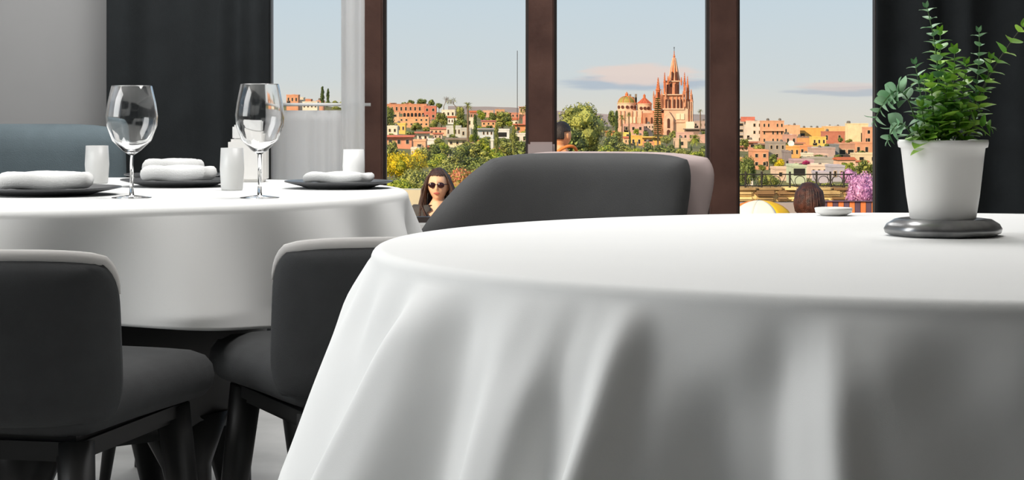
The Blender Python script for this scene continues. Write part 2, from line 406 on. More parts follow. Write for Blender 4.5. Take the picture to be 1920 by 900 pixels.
# chair local frame: back at +y side (y=+.22), seat extends to -y (chair faces -y)
def make_chair(name, label, w=.48, z0=.492, z1=.715, zs=.55, cat='chair'):
    t = thing(name, label, cat)
    fn = back_fn(w, z0, z1, .55, .10)
    bm = pillow(bmesh.new(), fn, .07, 18, 5); bmesh.ops.translate(bm, vec=(0, .22, 0), verts=bm.verts)
    bk = obj('backrest', bm, CHAR, t, smooth=True)
    # pale piping along top and sides
    def sq(u, v): return u*math.sqrt(1-.144*abs(v)**6), v*math.sqrt(1-.144*abs(u)**6)
    border = [(-1, v) for v in (.6, .7, .8, .88, .95)]+[(-1, 1)]+[(u/14, 1) for u in range(-13, 14)]+[(1, 1)]+[(1, v) for v in (.95, .88, .8, .7, .6)]
    pts = [fn(*sq(*q))[0]+Vector((0, .22, 0)) for q in border]
    rad = [.002+.009*min(1, i/6, (len(pts)-1-i)/6) for i in range(len(pts))]
    pp = obj('piping', tube(bmesh.new(), pts, rad, 10), PALE, bk, smooth=True); pp['label'] = 'pale grey piping on the top edge'
    def sfn(u, v): return Vector((u*w*.47*(1-.06*v), -.02+v*.23, zs-.035-.004*(u*u+v*v))), Vector((0, 0, 1))
    bm = pillow(bmesh.new(), sfn, .085, 16, 8); obj('seat', bm, CHAR, t, smooth=True)
    bm = bmesh.new(); box(bm, -w*.4, w*.4, -.2, .19, zs-.105, zs-.07, .008); obj('seat_frame', bm, BLACKW, t)
    for sx in (-1, 1):
        for sy in (-1, 1):
            x = sx*w*.37; y = sy*.17
            bm = tube(bmesh.new(), [(x, y, zs-.08), (x+sx*.015, y+sy*.02, .3), (x+sx*.05, y+sy*.06, 0)], [.026, .022, .011], 12)
            obj('leg', bm, BLACKW, t, smooth=True)
    return t
def place(src, x, y, deg, label=None, first=False):
    o = src if first else copy_tree(src)
    o.location = (x, y, 0); o.rotation_euler = (0, 0, R(deg))
    if label: o['label'] = label
    return o
ch = make_chair('dining_chair', 'charcoal dining chair with rounded back at the lower left corner')
# face toward table: local -y is facing direction; facing world +y => rotate 180
place(ch, PX(60, 2.83)-.035, 2.84, 180-12, first=True)
place(ch, -.19, 3.10, 180+24, 'charcoal dining chair squeezed between the two white tables')
place(ch, -.72, 4.86, 0, 'charcoal dining chair on the far side of the wine glass table')
# extra copy-made chairs keep their own labels
# big barrel chair behind the near table, facing the camera
def barrel_chair():
    t = thing('barrel_chair', 'dark grey barrel armchair with pale rose shell, behind the near table', 'chair', (PX(1075, 4.3)+.01, 4.2, 0), R(-4))
    ztop = PZ(287, 4.25); zlow = .50
    # outline: sloping left shoulder, near-vertical right
    def fn(u, v, w=.60, k=1.0, dy=0.0, grow=0.0):
        z = zlow+(ztop-zlow)*(v+1)/2
        h = (v+1)/2
        xl = -.33+.14*max(0, (h-.45)/.55)**1.25; xr = .198+.042*h
        xr += grow
        x = xl+(xr-xl)*(u+1)/2
        return Vector((x, .06-1.5*(x*x)*.9+dy-.0*h, z)), Vector((x*1.2, 1, 0)).normalized()
    bm = pillow(bmesh.new(), lambda u, v: fn(u, v), .10, 22, 10); obj('back_cushion', bm, CHARC, t, smooth=True)
    def fs(u, v):
        p, n = fn(u, v, dy=.065, grow=.004)
        p.z += .002*max(0, v); p.x += .05*max(0, -u)
        if u > 0: p.x += .052*u*u*u*(0.75+.3*v)
        return p, n
    bm = pillow(bmesh.new(), fs, .05, 22, 12); o = obj('outer_shell', bm, PINKG, t, smooth=True); o['label'] = 'pale rose outer shell'
    def sfn(u, v): return Vector((-.03+u*.27, -.2+v*.25, .44)), Vector((0, 0, 1))
    bm = pillow(bmesh.new(), sfn, .12, 16, 8); obj('seat', bm, CHARC, t, smooth=True)
    for s in (-1, 1):
        def afn(u, v, s=s): return Vector((-.03+s*.3+(.0 if s > 0 else .0), -.17+u*.2, .47+v*.10)), Vector((1, 0, 0))
        bm = pillow(bmesh.new(), afn, .06, 12, 6); obj('armrest', bm, CHARC, t, smooth=True)
    for sx in (-1, 1):
        for sy in (-.4, .02):
            bm = tube(bmesh.new(), [(-.03+sx*.22, sy, .4), (-.03+sx*.26, sy*1.05, 0)], [.022, .012], 12); obj('leg', bm, ORW, t, smooth=True)
    return t
barrel_chair()
# wooden-legged stool/chair whose orange leg shows beside the near cloth
# dark slate armchair/sofa far left
t = thing('armchair', 'slate blue upholstered armchair against the grey wall at far left', 'armchair', (-1.62, 6.3, 0))
bm = pillow(bmesh.new(), lambda u, v: (Vector((u*.37, .2-.0*v, .62+v*.24)), Vector((0, 1, 0))), .16, 14, 8); obj('backrest', bm, SOFA, t, smooth=True)
bm = pillow(bmesh.new(), lambda u, v: (Vector((u*.32, -.1+v*.28, .36)), Vector((0, 0, 1))), .16, 14, 8); obj('seat', bm, SOFA, t, smooth=True)
for s in (-1, 1):
    bm = pillow(bmesh.new(), lambda u, v: (Vector((s*.37, -.1+u*.3, .42+v*.2)), Vector((1, 0, 0))), .12, 12, 6); obj('armrest', bm, SOFA, t, smooth=True)
    for y in (-.3, .2):
        obj('leg', tube(bmesh.new(), [(s*.3, y, .3), (s*.32, y, 0)], [.025, .015], 10), BLACKW, t, smooth=True)

# ============================================================ TABLEWARE
TZ = .7540
def wine_glass(label, x, y, h=.194, w=.0895):
    t = thing('wine_glass', label, 'wine glass', (x, y, TZ), group=None)
    r = w/2; b0 = h*.38
    outp = [(.0035, b0), (r*.35, b0+.008), (r*.75, b0+.025), (r*.97, b0+.05), (r, b0+.068), (r*.93, b0+.09), (r*.78, h-.0006), (r*.76, h)]
    inn = [(rr-.0014, z+(.0015 if i < 3 else 0)) for i, (rr, z) in enumerate(outp[1:])][::-1]
    bm = lathe(bmesh.new(), outp+inn+[(0, b0+.006)], 48); obj('bowl', bm, GLASS, t, smooth=True)
    bm = lathe(bmesh.new(), [(0, .004), (.0042, .005), (.0035, .02), (.0032, b0*.6), (.0036, b0), (0, b0+.002)], 20); obj('stem', bm, GLASS, t, smooth=True)
    bm = lathe(bmesh.new(), [(0, 0), (.034, 0), (.0345, .001), (.02, .0028), (.004, .005), (0, .005)], 40); obj('foot', bm, GLASS, t, smooth=True)
    return t
wine_glass('left wine glass on the far round table, against the dark curtain', PX(247, 3.47), 3.47)
wine_glass('right wine glass on the far round table, at the window edge', PX(487, 3.47), 3.47, .197, .085)
def tumbler(label, x, y, h, r, m, name='tumbler', cat='glass'):
    bm = lathe(bmesh.new(), [(0, 0), (r*.85, 0), (r*.9, .003), (r*1.0, h*.5), (r*.92, h), (r*.86, h), (r*.93, h*.5), (r*.82, .008), (0, .007)], 36)
    o = obj(name, bm, m, None, (x, y, TZ), smooth=True); tag(o, label, cat); return o
FROST = mat('frosted_white_glass', '#eeeeec', .35, trans=.35)
tumbler('short glass tumbler just left of the left wine glass', PX(182, 4.15), 4.15, .078, .025, FROST)
tumbler('short glass tumbler in front of the white napkin holder', PX(435, 3.80), 3.80, .080, .023, FROST)
tumbler('white candle glass at the right side of the far table, by the window post', PX(663, 4.15), 4.15, .070, .023, mat('white_votive_glass', '#f2f2f0', .3, var=.02), 'candle_glass', 'candle glass')
t = thing('napkin_holder', 'white box napkin holder standing behind the right wine glass', 'napkin holder', (PX(466, 4.25), 4.25, TZ))
bm = bmesh.new(); box(bm, -.04, .04, -.03, .03, 0, .09, .006); obj('holder_body', bm, CER, t)
bm = bmesh.new(); box(bm, -.033, .033, -.012, .012, .088, .12, .004); obj('folded_napkins', bm, NAP, t)
def setting(x, y, r, lp, ln, rot=0, h=.03):
    bm = lathe(bmesh.new(), [(0, 0), (r*.6, 0), (r*.7, .004), (r, .012), (r, .0145), (r*.68, .008), (0, .007)], 48)
    o = obj('plate', bm, DPL, None, (x, y, TZ), smooth=True); tag(o, lp, 'plate')
    bm = pillow(bmesh.new(), lambda u, v: (Vector((u*r*.62, v*r*.36, h/2+.002*math.sin(u*5+v*3))), Vector((0, 0, 1))), h, 14, 10)
    n = obj('napkin', bm, NAP, None, (x, y, TZ+.0105), smooth=True); n.rotation_euler = (0, 0, rot)
    tag(n, ln, 'napkin')
setting(PX(85, 3.6), 3.60, .135, 'dark plate at the near left of the far table, left of the wine glass', 'folded white napkin on the plate at lower left of the far table', .1)
setting(PX(335, 4.0), 4.0, .115, 'dark plate between the two wine glasses on the far table', 'folded white napkin lying between the two wine glasses', -.15)
setting(PX(635, 3.9), 3.9, .105, 'dark plate at the right rim of the far table, under the candle glass', 'folded white napkin at the right rim of the far table', -.3, .02)
setting(PX(325, 4.33), 4.33, .105, 'dark plate at the back rim of the far table before the curtain', 'folded white napkin at the back rim of the far table', .05, .035)

# ============================================================ POTTED PLANT
PXX, PYY = PX(1768, 2.44), 2.44
CHROME = mat('smoky_metal_dish', '#b8b8b8', .28, .75, col2='#5f5f60', vscale=16, bump=.05, bscale=12)
bm = lathe(bmesh.new(), [(0, 0), (.062, 0), (.069, .003), (.0705, .008), (.067, .014), (.058, .0195), (.05, .0205), (.045, .018), (0, .018)], 64, mod=lambda f: 1+.018*math.cos(2*math.pi*f*8))
o = obj('coaster', bm, CHROME, None, (PXX, PYY, TZ), smooth=True); tag(o, 'shiny smoky grey round coaster under the white plant pot', 'coaster')
bm = lathe(bmesh.new(), [(0, 0), (.018, 0), (.026, .004), (.0275, .010), (.026, .011), (.016, .004), (0, .004)], 40)
o = obj('saucer', bm, CER, None, (PX(1563, 2.9), 2.9, TZ), smooth=True); tag(o, 'small white saucer at the back rim of the near table', 'saucer')
t = thing('potted_plant', 'green leafy herb in a small tapered white pot on the near table', 'potted plant', (PXX, PYY, TZ+.0190))
hp = .097
bm = lathe(bmesh.new(), [(0, 0), (.037, 0), (.0395, .0015), (.044, .03), (.049, .075), (.0505, hp-.010), (.0535, hp-.009), (.0545, hp-.004), (.0540, hp), (.0500, hp), (.0490, hp-.006), (.046, .05), (.036, .008), (0, .008)], 64)
obj('pot', bm, CER, t, smooth=True)
bm = lathe(bmesh.new(), [(0, hp-.016), (.04, hp-.018), (.0485, hp-.020)][::-1], 32)
for v in bm.verts: v.co.z += .003*noise.noise(v.co*90)
obj('soil', bm, mat('dark_soil', '#2c231b', 1, var=.4, vscale=120, bump=.6, bscale=300), t)
LEAF = mat('bright_green_leaf', '#a8d350', .45, island=.6, col2='#6aa23e', vscale=30)
LEAF2 = mat('blue_green_leaf', '#9fc49c', .5, island=.6, col2='#6f9f70', vscale=30)
STEM = mat('green_stem', '#5f7a4a', .6, var=.2)
STEMD = mat('brown_stem', '#4a4a3a', .6, var=.2)
def leaf(bm, pos, dr, up, L, Wd, curl=.25, fold=.22):
    dr = dr.normalized(); sd = dr.cross(up).normalized(); nr = sd.cross(dr)
    n = 6; rows = []
    for i in range(n+1):
        f = i/n; w = Wd*(math.sin(math.pi*min(1, f*.93+.07))**.8)*(1-.25*f)*.5 if 0 < i < n else (.04*Wd if i == 0 else 0.0005)
        c = pos+dr*(f*L)-nr*(curl*L*f*f)
        rows.append([bm.verts.new(c+sd*w+nr*(fold*w)), bm.verts.new(c), bm.verts.new(c-sd*w+nr*(fold*w))])
    for a, b in zip(rows, rows[1:]):
        bm.faces.new((a[0], a[1], b[1], b[0])); bm.faces.new((a[1], a[2], b[2], b[1]))
rp = random.Random(11)
def bez(p, n):
    out = []
    for i in range(n+1):
        t_ = i/n; q = [Vector(a) for a in p]
        while len(q) > 1: q = [a.lerp(b, t_) for a, b in zip(q, q[1:])]
        out.append(q[0])
    return out
def rel(px, py, dy=0): # plant-local target from photo position, depth offset dy
    dd = PYY+dy; return Vector((PX(px, dd)-PXX, dy, PZ(py, dd)-(TZ+.019)))
def plant_stem(tip, mid, base, nl, L, m, sm=STEM, r=.0011, start=.2, sparse=False):
    pts = bez([base, mid, tip], 24)
    bm = tube(bmesh.new(), pts, [r*(1-.5*i/24) for i in range(25)], 6); so = obj('stem', bm, sm, t, smooth=True)
    bm = bmesh.new()
    for k in range(nl):
        f = start+(1-start)*(k+.5)/nl; i = min(23, int(f*24)); p = pts[i].lerp(pts[i+1], f*24-i); tg = (pts[i+1]-pts[i]).normalized()
        a0 = k*R(90)+rp.uniform(-.5, .5); sz = L*1.45*(1.05-.45*f)*rp.uniform(.8, 1.15)
        for s in (0, math.pi):
            a = a0+s; b1 = tg.orthogonal().normalized(); b2 = tg.cross(b1)
            out = (b1*math.cos(a)+b2*math.sin(a)); dr = out*.85+tg*.55+Vector((0, 0, rp.uniform(-.25, .15)))
            leaf(bm, p, dr, tg+Vector((0, 0, .3)), sz, sz*.8, rp.uniform(.05, .4))
    for q in range(3):
        a = q*2.1; tg = (pts[-1]-pts[-2]).normalized(); b1 = tg.orthogonal().normalized(); b2 = tg.cross(b1)
        leaf(bm, pts[-1], tg*1.1+b1*.6*math.cos(a)+b2*.6*math.sin(a), b1*.7+b2*.7, L*.5, L*.3)
    obj('leaves', bm, m, so, smooth=True)
bz = hp-.018
def base(dx=0, dy=0): return Vector((dx, dy, bz))
STEMS = [
 ((1738, 14, .00), (1775, 150, .01), (-.012, 0), 15, .0165, LEAF2),
 ((1716, 120, .02), (1735, 210, .02), (-.02, .01), 10, .017, LEAF2),
 ((1640, 225, -.02), (1700, 90, -.01), (-.028, -.01), 11, .018, LEAF2),
 ((1665, 262, -.03), (1690, 190, -.03), (-.03, -.012), 6, .018, LEAF2),
 ((1763, 60, .03), (1765, 160, .03), (-.005, .01), 13, .018, LEAF),
 ((1790, 95, -.01), (1790, 190, -.02), (.0, -.01), 13, .020, LEAF),
 ((1812, 120, .0), (1805, 200, .01), (.008, .0), 12, .019, LEAF),
 ((1836, 60, .02), (1840, 190, .02), (.02, .01), 12, .0165, LEAF2),
 ((1858, 110, .01), (1845, 200, .01), (.02, .0), 9, .017, LEAF),
 ((1917, 50, -.01), (1810, 190, -.01), (.022, -.005), 9, .020, LEAF),
 ((1856, 238, -.03), (1815, 220, -.03), (.012, -.02), 5, .018, LEAF),
 ((1745, 150, -.03), (1750, 210, -.03), (-.012, -.02), 10, .020, LEAF),
 ((1776, 150, -.035), (1770, 210, -.03), (-.0, -.025), 10, .021, LEAF),
 ((1728, 200, -.03), (1735, 240, -.03), (-.022, -.022), 6, .021, LEAF),
 ((1805, 205, -.035), (1795, 240, -.03), (.012, -.025), 6, .020, LEAF),
 ((1760, 225, -.04), (1760, 250, -.035), (-.004, -.03), 5, .020, LEAF),
 ((1720, 245, -.035), (1730, 262, -.035), (-.02, -.028), 4, .019, LEAF),
 ((1785, 130, .045), (1785, 200, .04), (.004, .025), 10, .019, LEAF),
 ((1732, 150, .045), (1745, 220, .04), (-.014, .022), 8, .018, LEAF),
]
for tip, mid, b, nl, L, m in STEMS:
    plant_stem(rel(*tip), rel(*mid), base(*b), nl, L, m, sm=STEMD if tip[0] in (1856, 1917) else STEM, start=.35 if tip[0] in (1917, 1640) else .15)

# ============================================================ OUTSIDE: TERRACE
TR = -1.05
stone = mat('yellow_stone_masonry', '#ecd090', .9, col2='#8c6c48', island=.6, vscale=5, bump=.8, bscale=14)
struct(bxo('ground_terrace', mat('terrace_tiles', '#b98a66', .8, var=.2, vscale=3), -9, 12, WY+.2, 25.0, TR-.3, TR))
o = tag(struct(bxo('wall_outer', WHITEP, XL-.2, XR+.2, WY+.2, WY+.3, TR-.3, .45)), None)
# parapet wall behind the terrace, right pane: rough courses of stone
def rubble_wall(name, label, x0, x1, y, z0, z1, cap, seed, m, bw=.22, bh=.06):
    rnd = random.Random(seed); bm = bmesh.new(); z = z0
    while z < z1-.01:
        h = min(bh*rnd.uniform(.8, 1.2), z1-z); x = x0
        while x < x1-.02:
            w = min(bw*rnd.uniform(.6, 1.3), x1-x); dy = rnd.uniform(-.03, .03)
            box(bm, x+.008, x+w-.008, y+dy, y+.4, z+.006, z+h-.006, .018); x += w
        z += h
    box(bm, x0, x1, y+.05, y+.35, z0, z1-.03)
    t = thing(name, label, 'wall'); obj('stone_courses', bm, m, t)
    if cap: bxo('coping', mat('dark_coping', '#6c6158', .9, var=.3, vscale=6), x0, x1, y-.06, y+.42, z1, z1+.05, t)
    return t
PW = 21.0
rubble_wall('stone_wall', 'yellow stone terrace wall below the iron railing', PX(1376, PW), PX(1660, PW), PW, PZ(378, PW), PZ(352, PW), False, 3, stone)
o = bxo('plaster_wall', mat('grey_mauve_render', '#a59a94', .9, var=.12, vscale=3), PX(1370, PW), PX(1680, PW), PW-.15, PW+.3, TR, PZ(379, PW)); tag(o, 'smooth grey plaster wall under the stone courses behind the seated head', 'wall')
# iron railing
t = thing('iron_railing', 'thin wrought iron railing on top of the yellow stone wall', 'railing')
IRON = mat('dark_iron', '#3a3630', .6, .5, var=.2)
zb, zt = PZ(352, PW+.2), PZ(327, PW+.2)
bm = bmesh.new()
for z in (zt, zb+.02): tube(bm, [(PX(1384, PW+.2), PW+.2, z), (PX(1650, PW+.2), PW+.2, z)], .007, 6)
obj('rail', bm, IRON, t)
for px in (1398, 1428, 1481, 1531, 1557, 1582):
    obj('post', tube(bmesh.new(), [(PX(px, PW+.2), PW+.2, zb), (PX(px, PW+.2), PW+.2, zt+.03)], .011, 8), IRON, t)
for px in (1412, 1454, 1500, 1544, 1570, 1612):
    bm = bmesh.new(); cx, rz = PX(px, PW+.2), (zt-zb)*.38
    tube(bm, [(cx+rz*math.cos(a/24*2*math.pi), PW+.2, (zb+zt)/2+rz*math.sin(a/24*2*math.pi)) for a in range(25)], .004, 5)
    for s in (-1, 1): tube(bm, [(cx+s*(rz+rz*.5*(1-math.cos(a/10*math.pi))), PW+.2, zb+(zt-zb)*a/10) for a in range(11)], .0035, 5)
    obj('scrollwork', bm, IRON, t)
# checker orange/mauve band (woven low screen) at right
ck = mat('orange_plank', '#e08048', .8, var=.15); ck2 = mat('mauve_plank', '#5e4a5c', .8, var=.15)
t = thing('low_fence', 'orange and mauve blocked low screen right of the seated head', 'screen')
n = 10; xa, xb = PX(1541, 19), PX(1645, 19); w = (xb-xa)/n
for k in range(n):
    bxo('panel', ck if k % 2 else ck2, xa+k*w, xa+(k+1)*w-.004, 19, 19.05, TR, PZ(378, 19), t)
obj('top_rail', (lambda b: (box(b, xa, xb, 18.98, 19.08, PZ(378, 19), PZ(376.5, 19)), b)[1])(bmesh.new()), ck2, t)
# parasol: scalloped dome yellow / orange / white
t = thing('parasol', 'low yellow, orange and white striped parasol below the iron railing', 'parasol', (PX(1424, 15.5), 15.5, TR))
ztp = PZ(375, 15.5)-TR; rr = .21
sg = 8; cols = [mat('parasol_white', '#ece2cf', .8, var=.03), mat('parasol_yellow', '#f0b820', .8, var=.03), mat('parasol_orange', '#e07a20', .8, var=.03)]
for k in range(sg):
    bm = bmesh.new(); rows = []
    for i in range(9):
        f = i/8; row = []
        for j in range(7):
            a = (k+j/6)/sg*2*math.pi-1.9; r = .26*math.sin(f*math.pi/2)*1.0*(1-.03*math.sin(j/6*math.pi)*f)
            row.append(bm.verts.new((r*math.cos(a), r*math.sin(a), ztp-.16*(1-math.cos(f*math.pi/2)))))
        rows.append(row)
    for a, b in zip(rows, rows[1:]):
        for j in range(6): bm.faces.new((a[j], b[j], b[j+1], a[j+1]))
    bmesh.ops.remove_doubles(bm, verts=bm.verts, dist=.0004)
    o = obj('canopy_panel', bm, cols[[0, 1, 2, 0, 0, 1, 2, 0][k]], t, smooth=True); o.modifiers.new('s', 'SOLIDIFY').thickness = .004
obj('pole', tube(bmesh.new(), [(0, 0, 0), (0, 0, ztp-.01)], .014, 8), IRON, t)
# low ledge behind the woman
o = bxo('ledge', mat('pale_ledge_render', '#cdc2a4', .9, var=.1, vscale=4), PX(690, 16.5), PX(806, 16.5), 16.5, 16.8, TR, PZ(356, 16.5)); tag(o, 'pale rendered terrace ledge behind the woman with sunglasses', 'wall')

# ============================================================ PEOPLE
def skin_mesh(name, verts, edges, rads, root=0, sub=1):
    me = bpy.data.meshes.new(name); me.from_pydata([Vector(v) for v in verts], edges, []); o = bpy.data.objects.new(name, me); COL.objects.link(o)
    s = o.modifiers.new('s', 'SKIN'); sv = me.skin_vertices[0].data
    for i, r in enumerate(rads):
        sv[i].radius = r if isinstance(r, tuple) else (r, r); sv[i].use_root = (i == root)
    o.modifiers.new('sub', 'SUBSURF').levels = sub
    dg = bpy.context.evaluated_depsgraph_get(); dg.update()
    e = o.evaluated_get(dg); m2 = bpy.data.meshes.new_from_object(e)
    bpy.data.objects.remove(o); return m2
def head_mesh(bm, c, yaw, pitch=0, s=1.0):
    hb = bmesh.new(); bmesh.ops.create_icosphere(hb, subdivisions=5, radius=1)
    for v in hb.verts:
        x, y, z = v.co
        g = lambda cx, cz, w, h: math.exp(-((x-cx)/w)**2-((z-cz)/h)**2)
        jaw = 1-.28*max(0, -z-.1)**1.1
        X = x*.076*jaw; Y = y*.094*(1-.15*max(0, -z) if y > 0 else 1); Z = z*.118
        if y < 0:
            Y -= .020*g(0, -.12, .13, .22) + .008*g(0, .1, .1, .25)
            Y += .010*(g(.36, .05, .2, .14)+g(-.36, .05, .2, .14))
            Y -= .006*g(0, -.47, .25, .09) - .005*g(0, -.62, .3, .07)
            Y -= .008*g(0, -.85, .3, .18)
            Y -= .004*g(0, .28, .5, .1)
        v.co = Vector((X, Y, Z))
    M = Matrix.Translation(c) @ Matrix.Rotation(yaw, 4, 'Z') @ Matrix.Rotation(pitch, 4, 'X') @ Matrix.Scale(s, 4)
    tm = bpy.data.meshes.new('h'); hb.transform(M); hb.to_mesh(tm); bm.from_mesh(tm); hb.free()
    for sgn in (-1, 1):
        eb = bmesh.new(); bmesh.ops.create_icosphere(eb, subdivisions=3, radius=1)
        for v in eb.verts: v.co = Vector((v.co.x*.010+sgn*.077, v.co.y*.018+.008, v.co.z*.032-.005))
        tm = bpy.data.meshes.new('e'); eb.transform(M); eb.to_mesh(tm); bm.from_mesh(tm); eb.free()
    return M
def fuse(bm, vox):
    me = bpy.data.meshes.new('b'); bm.to_mesh(me); bm.free(); o = bpy.data.objects.new('b', me); COL.objects.link(o)
    r = o.modifiers.new('r', 'REMESH'); r.mode = 'VOXEL'; r.voxel_size = vox; r.use_smooth_shade = True
    sm = o.modifiers.new('sm', 'SMOOTH'); sm.iterations = 3; sm.factor = .5
    dg = bpy.context.evaluated_depsgraph_get(); dg.update(); m2 = bpy.data.meshes.new_from_object(o.evaluated_get(dg)); bpy.data.objects.remove(o)
    for p in m2.polygons: p.use_smooth = True
    return m2
def body_graph(H, pose, w=1.0):
    """facing -Y, feet z=0. returns verts, edges, radii, neck, indices"""
    V = []; E = []; Rr = []
    def add(p, r, par=None):
        V.append(Vector(p)*1.0); Rr.append(r)
        if par is not None: E.append((par, len(V)-1))
        return len(V)-1
    k = H/1.7
    def q(x, y, z): return (x*k, y*k, z*k)
    if pose == 'sit': off = -.50; y0 = .0
    else: off = 0
    pel = add(q(0, 0, .95+off), (.15*w*k, .11*k))
    sp = add(q(0, .01, 1.12+off), (.125*w*k, .095*k), pel); chs = add(q(0, 0, 1.30+off), (.15*w*k, .105*k), sp)
    nb = add(q(0, .01, 1.43+off), (.075*k, .065*k), chs); nk = add(q(0, 0, 1.52+off), (.05*k, .05*k), nb)
    idx = dict(pel=pel, sp=sp, chs=chs, nb=nb)
    for s in (-1, 1):
        sh = add(q(s*.175*w, .01, 1.38+off), (.058*k, .058*k), chs)
        if pose == 'arms_front':
            el = add(q(s*.23, -.04, 1.12+off), .042*k, sh); wr = add(q(s*.15, -.22, 1.02+off), .028*k, el); hd = Vector((-s*.5, -.8, .1))
        elif pose == 'sit':
            el = add(q(s*.22, -.06, 1.10+off), .044*k, sh); wr = add(q(s*.17, -.28, 1.0+off), .03*k, el); hd = Vector((0, -1, 0))
        else:
            el = add(q(s*.23, .03, 1.10), .043*k, sh); wr = add(q(s*.245, -.03, .86), .028*k, el); hd = Vector((0, -.15, -1))
        hd.normalize(); wp = V[wr]; sd = Vector((-s, 0, 0)) if abs(hd.z) < .5 else Vector((0, -1, 0))
        pal = add(wp+hd*.05*k, (.034*k, .016*k) if abs(hd.z) < .5 else (.016*k, .034*k), wr)
        for fi, (ofs, ln) in enumerate(((-.027, .068), (-.009, .078), (.009, .073), (.026, .056))):
            b = add(wp+hd*.088*k+sd*ofs*k, .0095*k, pal); m_ = add(V[b]+hd*ln*.5*k+Vector((0, 0, -.006)), .0085*k, b); add(V[m_]+hd*ln*.45*k+Vector((0, -.004, -.014))*k, .007*k, m_)
        tb = add(wp+hd*.035*k-sd*.036*k, .011*k, pal); add(V[tb]+hd*.035*k-sd*.014*k, .009*k, tb)
        hp_ = add(q(s*.095, 0, .88+off), (.088*k, .09*k), pel)
        if pose == 'sit':
            kn = add(q(s*.12, -.42, .47), .06*k, hp_); an = add(q(s*.12, -.40, .09), .038*k, kn)
        else:
            kn = add(q(s*.10, -.01, .50), .058*k, hp_); an = add(q(s*.105, .02, .09), .038*k, kn)
        ft = add(V[an]+Vector((0, -.05, -.045))*k, (.04*k, .035*k), an); add(V[an]+Vector((s*.01, -.17, -.06))*k, (.04*k, .022*k), ft)
    return V, E, Rr, k, off, idx
def person(label, loc, yaw, H, pose, headyaw, hair, tops, skin, trousers, headpitch=0, w=1.0, sunglasses=False):
    t = thing('person', label, 'person', loc, yaw)
    V, E, Rr, k, off, idx = body_graph(H, pose, w)
    m = skin_mesh('b', V, E, Rr); bm = bmesh.new(); bm.from_mesh(m)
    hc = Vector((0, -.012, 1.585+off))*k
    M = head_mesh(bm, hc, headyaw, headpitch, k)
    me = fuse(bm, .009)
    link('body', me, skin, t)
    # clothing: inflated copies of the torso/limb chains
    def garment(name, keep, grow, m_, extra_r=None, sub=2, label=None, cut=None):
        VV = []; EE = []; RR = []; mp = {}
        for i, p in enumerate(V):
            if keep(i, p): mp[i] = len(VV); VV.append(p); r = Rr[i]; r = r if isinstance(r, tuple) else (r, r); RR.append((r[0]+grow, r[1]+grow))
        for a, b in E:
            if a in mp and b in mp: EE.append((mp[a], mp[b]))
        g = skin_mesh('g', VV, EE, RR, 0, sub)
        if cut:
            b2 = bmesh.new(); b2.from_mesh(g); bmesh.ops.delete(b2, geom=[f for f in b2.faces if cut(f.calc_center_median())], context='FACES'); b2.to_mesh(g); b2.free()
        for p in g.polygons: p.use_smooth = True
        o = link(name, g, m_, t)
        if cut: o.modifiers.new('s', 'SOLIDIFY').thickness = .004
        if label: o['label'] = label
        return o
    n_up = 5
    armids = []; legids = []; per = 4+14  # per side: sh el wr pal 12 fingers 2 thumb hip knee ankle ft toe
    for s in range(2):
        b = 5+s*(3+1+12+2+5); armids += [b, b+1, b+2]; legids += [b+18, b+19, b+20]
        legids_s = legids
    garment('trousers', lambda i, p: i in legids or i in (0, 1), .013, trousers)
    tops(t, garment, armids, k, off, V)
    hair(t, M, k)
    # shoes
    for s in range(2):
        b = 5+s*23; an = V[b+20]
        bm = bmesh.new(); pillow(bm, lambda u, v: (an+Vector((u*.045*k, -.07*k+v*.14*k, -.055*k)), Vector((0, 0, 1))), .075*k, 10, 6); obj('shoe', bm, BLACKW, t, smooth=True)
    if sunglasses:
        bm = bmesh.new()
        for s in (-1, 1):
            q = bmesh.ops.create_uvsphere(bm, u_segments=16, v_segments=10, radius=1)['verts']
            for v in q: v.co = M @ Vector((v.co.x*.027+s*.032, v.co.y*.008-.098, v.co.z*.021+.004))
            tube(bm, [M @ Vector((s*.056, -.092, .010)), M @ Vector((s*.080, -.05, .010)), M @ Vector((s*.082, .02, .006))], .003, 6)
        tube(bm, [M @ Vector((-.012, -.102, .008)), M @ Vector((.012, -.102, .008))], .003, 6)
        obj('sunglasses', bm, mat('dark_brown_lenses', '#2a1218', .15), t, smooth=True)
        bm = bmesh.new(); q = bmesh.ops.create_uvsphere(bm, u_segments=16, v_segments=8, radius=1)['verts']
        for v in q: v.co = M @ Vector((v.co.x*.024, v.co.y*.006-.093, v.co.z*.008-.056))
        obj('lips', bm, mat('rose_lips', '#b05a50', .5), t, smooth=True)
    return t
SKIN = mat('warm_skin', '#efbb96', .55, var=.08, vscale=20)
SKIN2 = mat('tan_skin', '#e0a276', .55, var=.08, vscale=20)
HAIR = mat('brown_hair', '#4a2e22', .5, col2='#2a1812', vscale=40, bump=.5, bscale=160)
HAIRD = mat('dark_hair', '#2e201b', .5, col2='#170f0d', vscale=40, bump=.5, bscale=160)
HAIRR = mat('auburn_dark_hair', '#5a3020', .45, col2='#1c1010', vscale=22, bump=.6, bscale=120)
def strands(bm, M, lines, rad=.006):
    for ln in lines: tube(bm, [M @ Vector(p) for p in ln], [rad*.9]+[rad]*(len(ln)-2)+[rad*.5], 6)
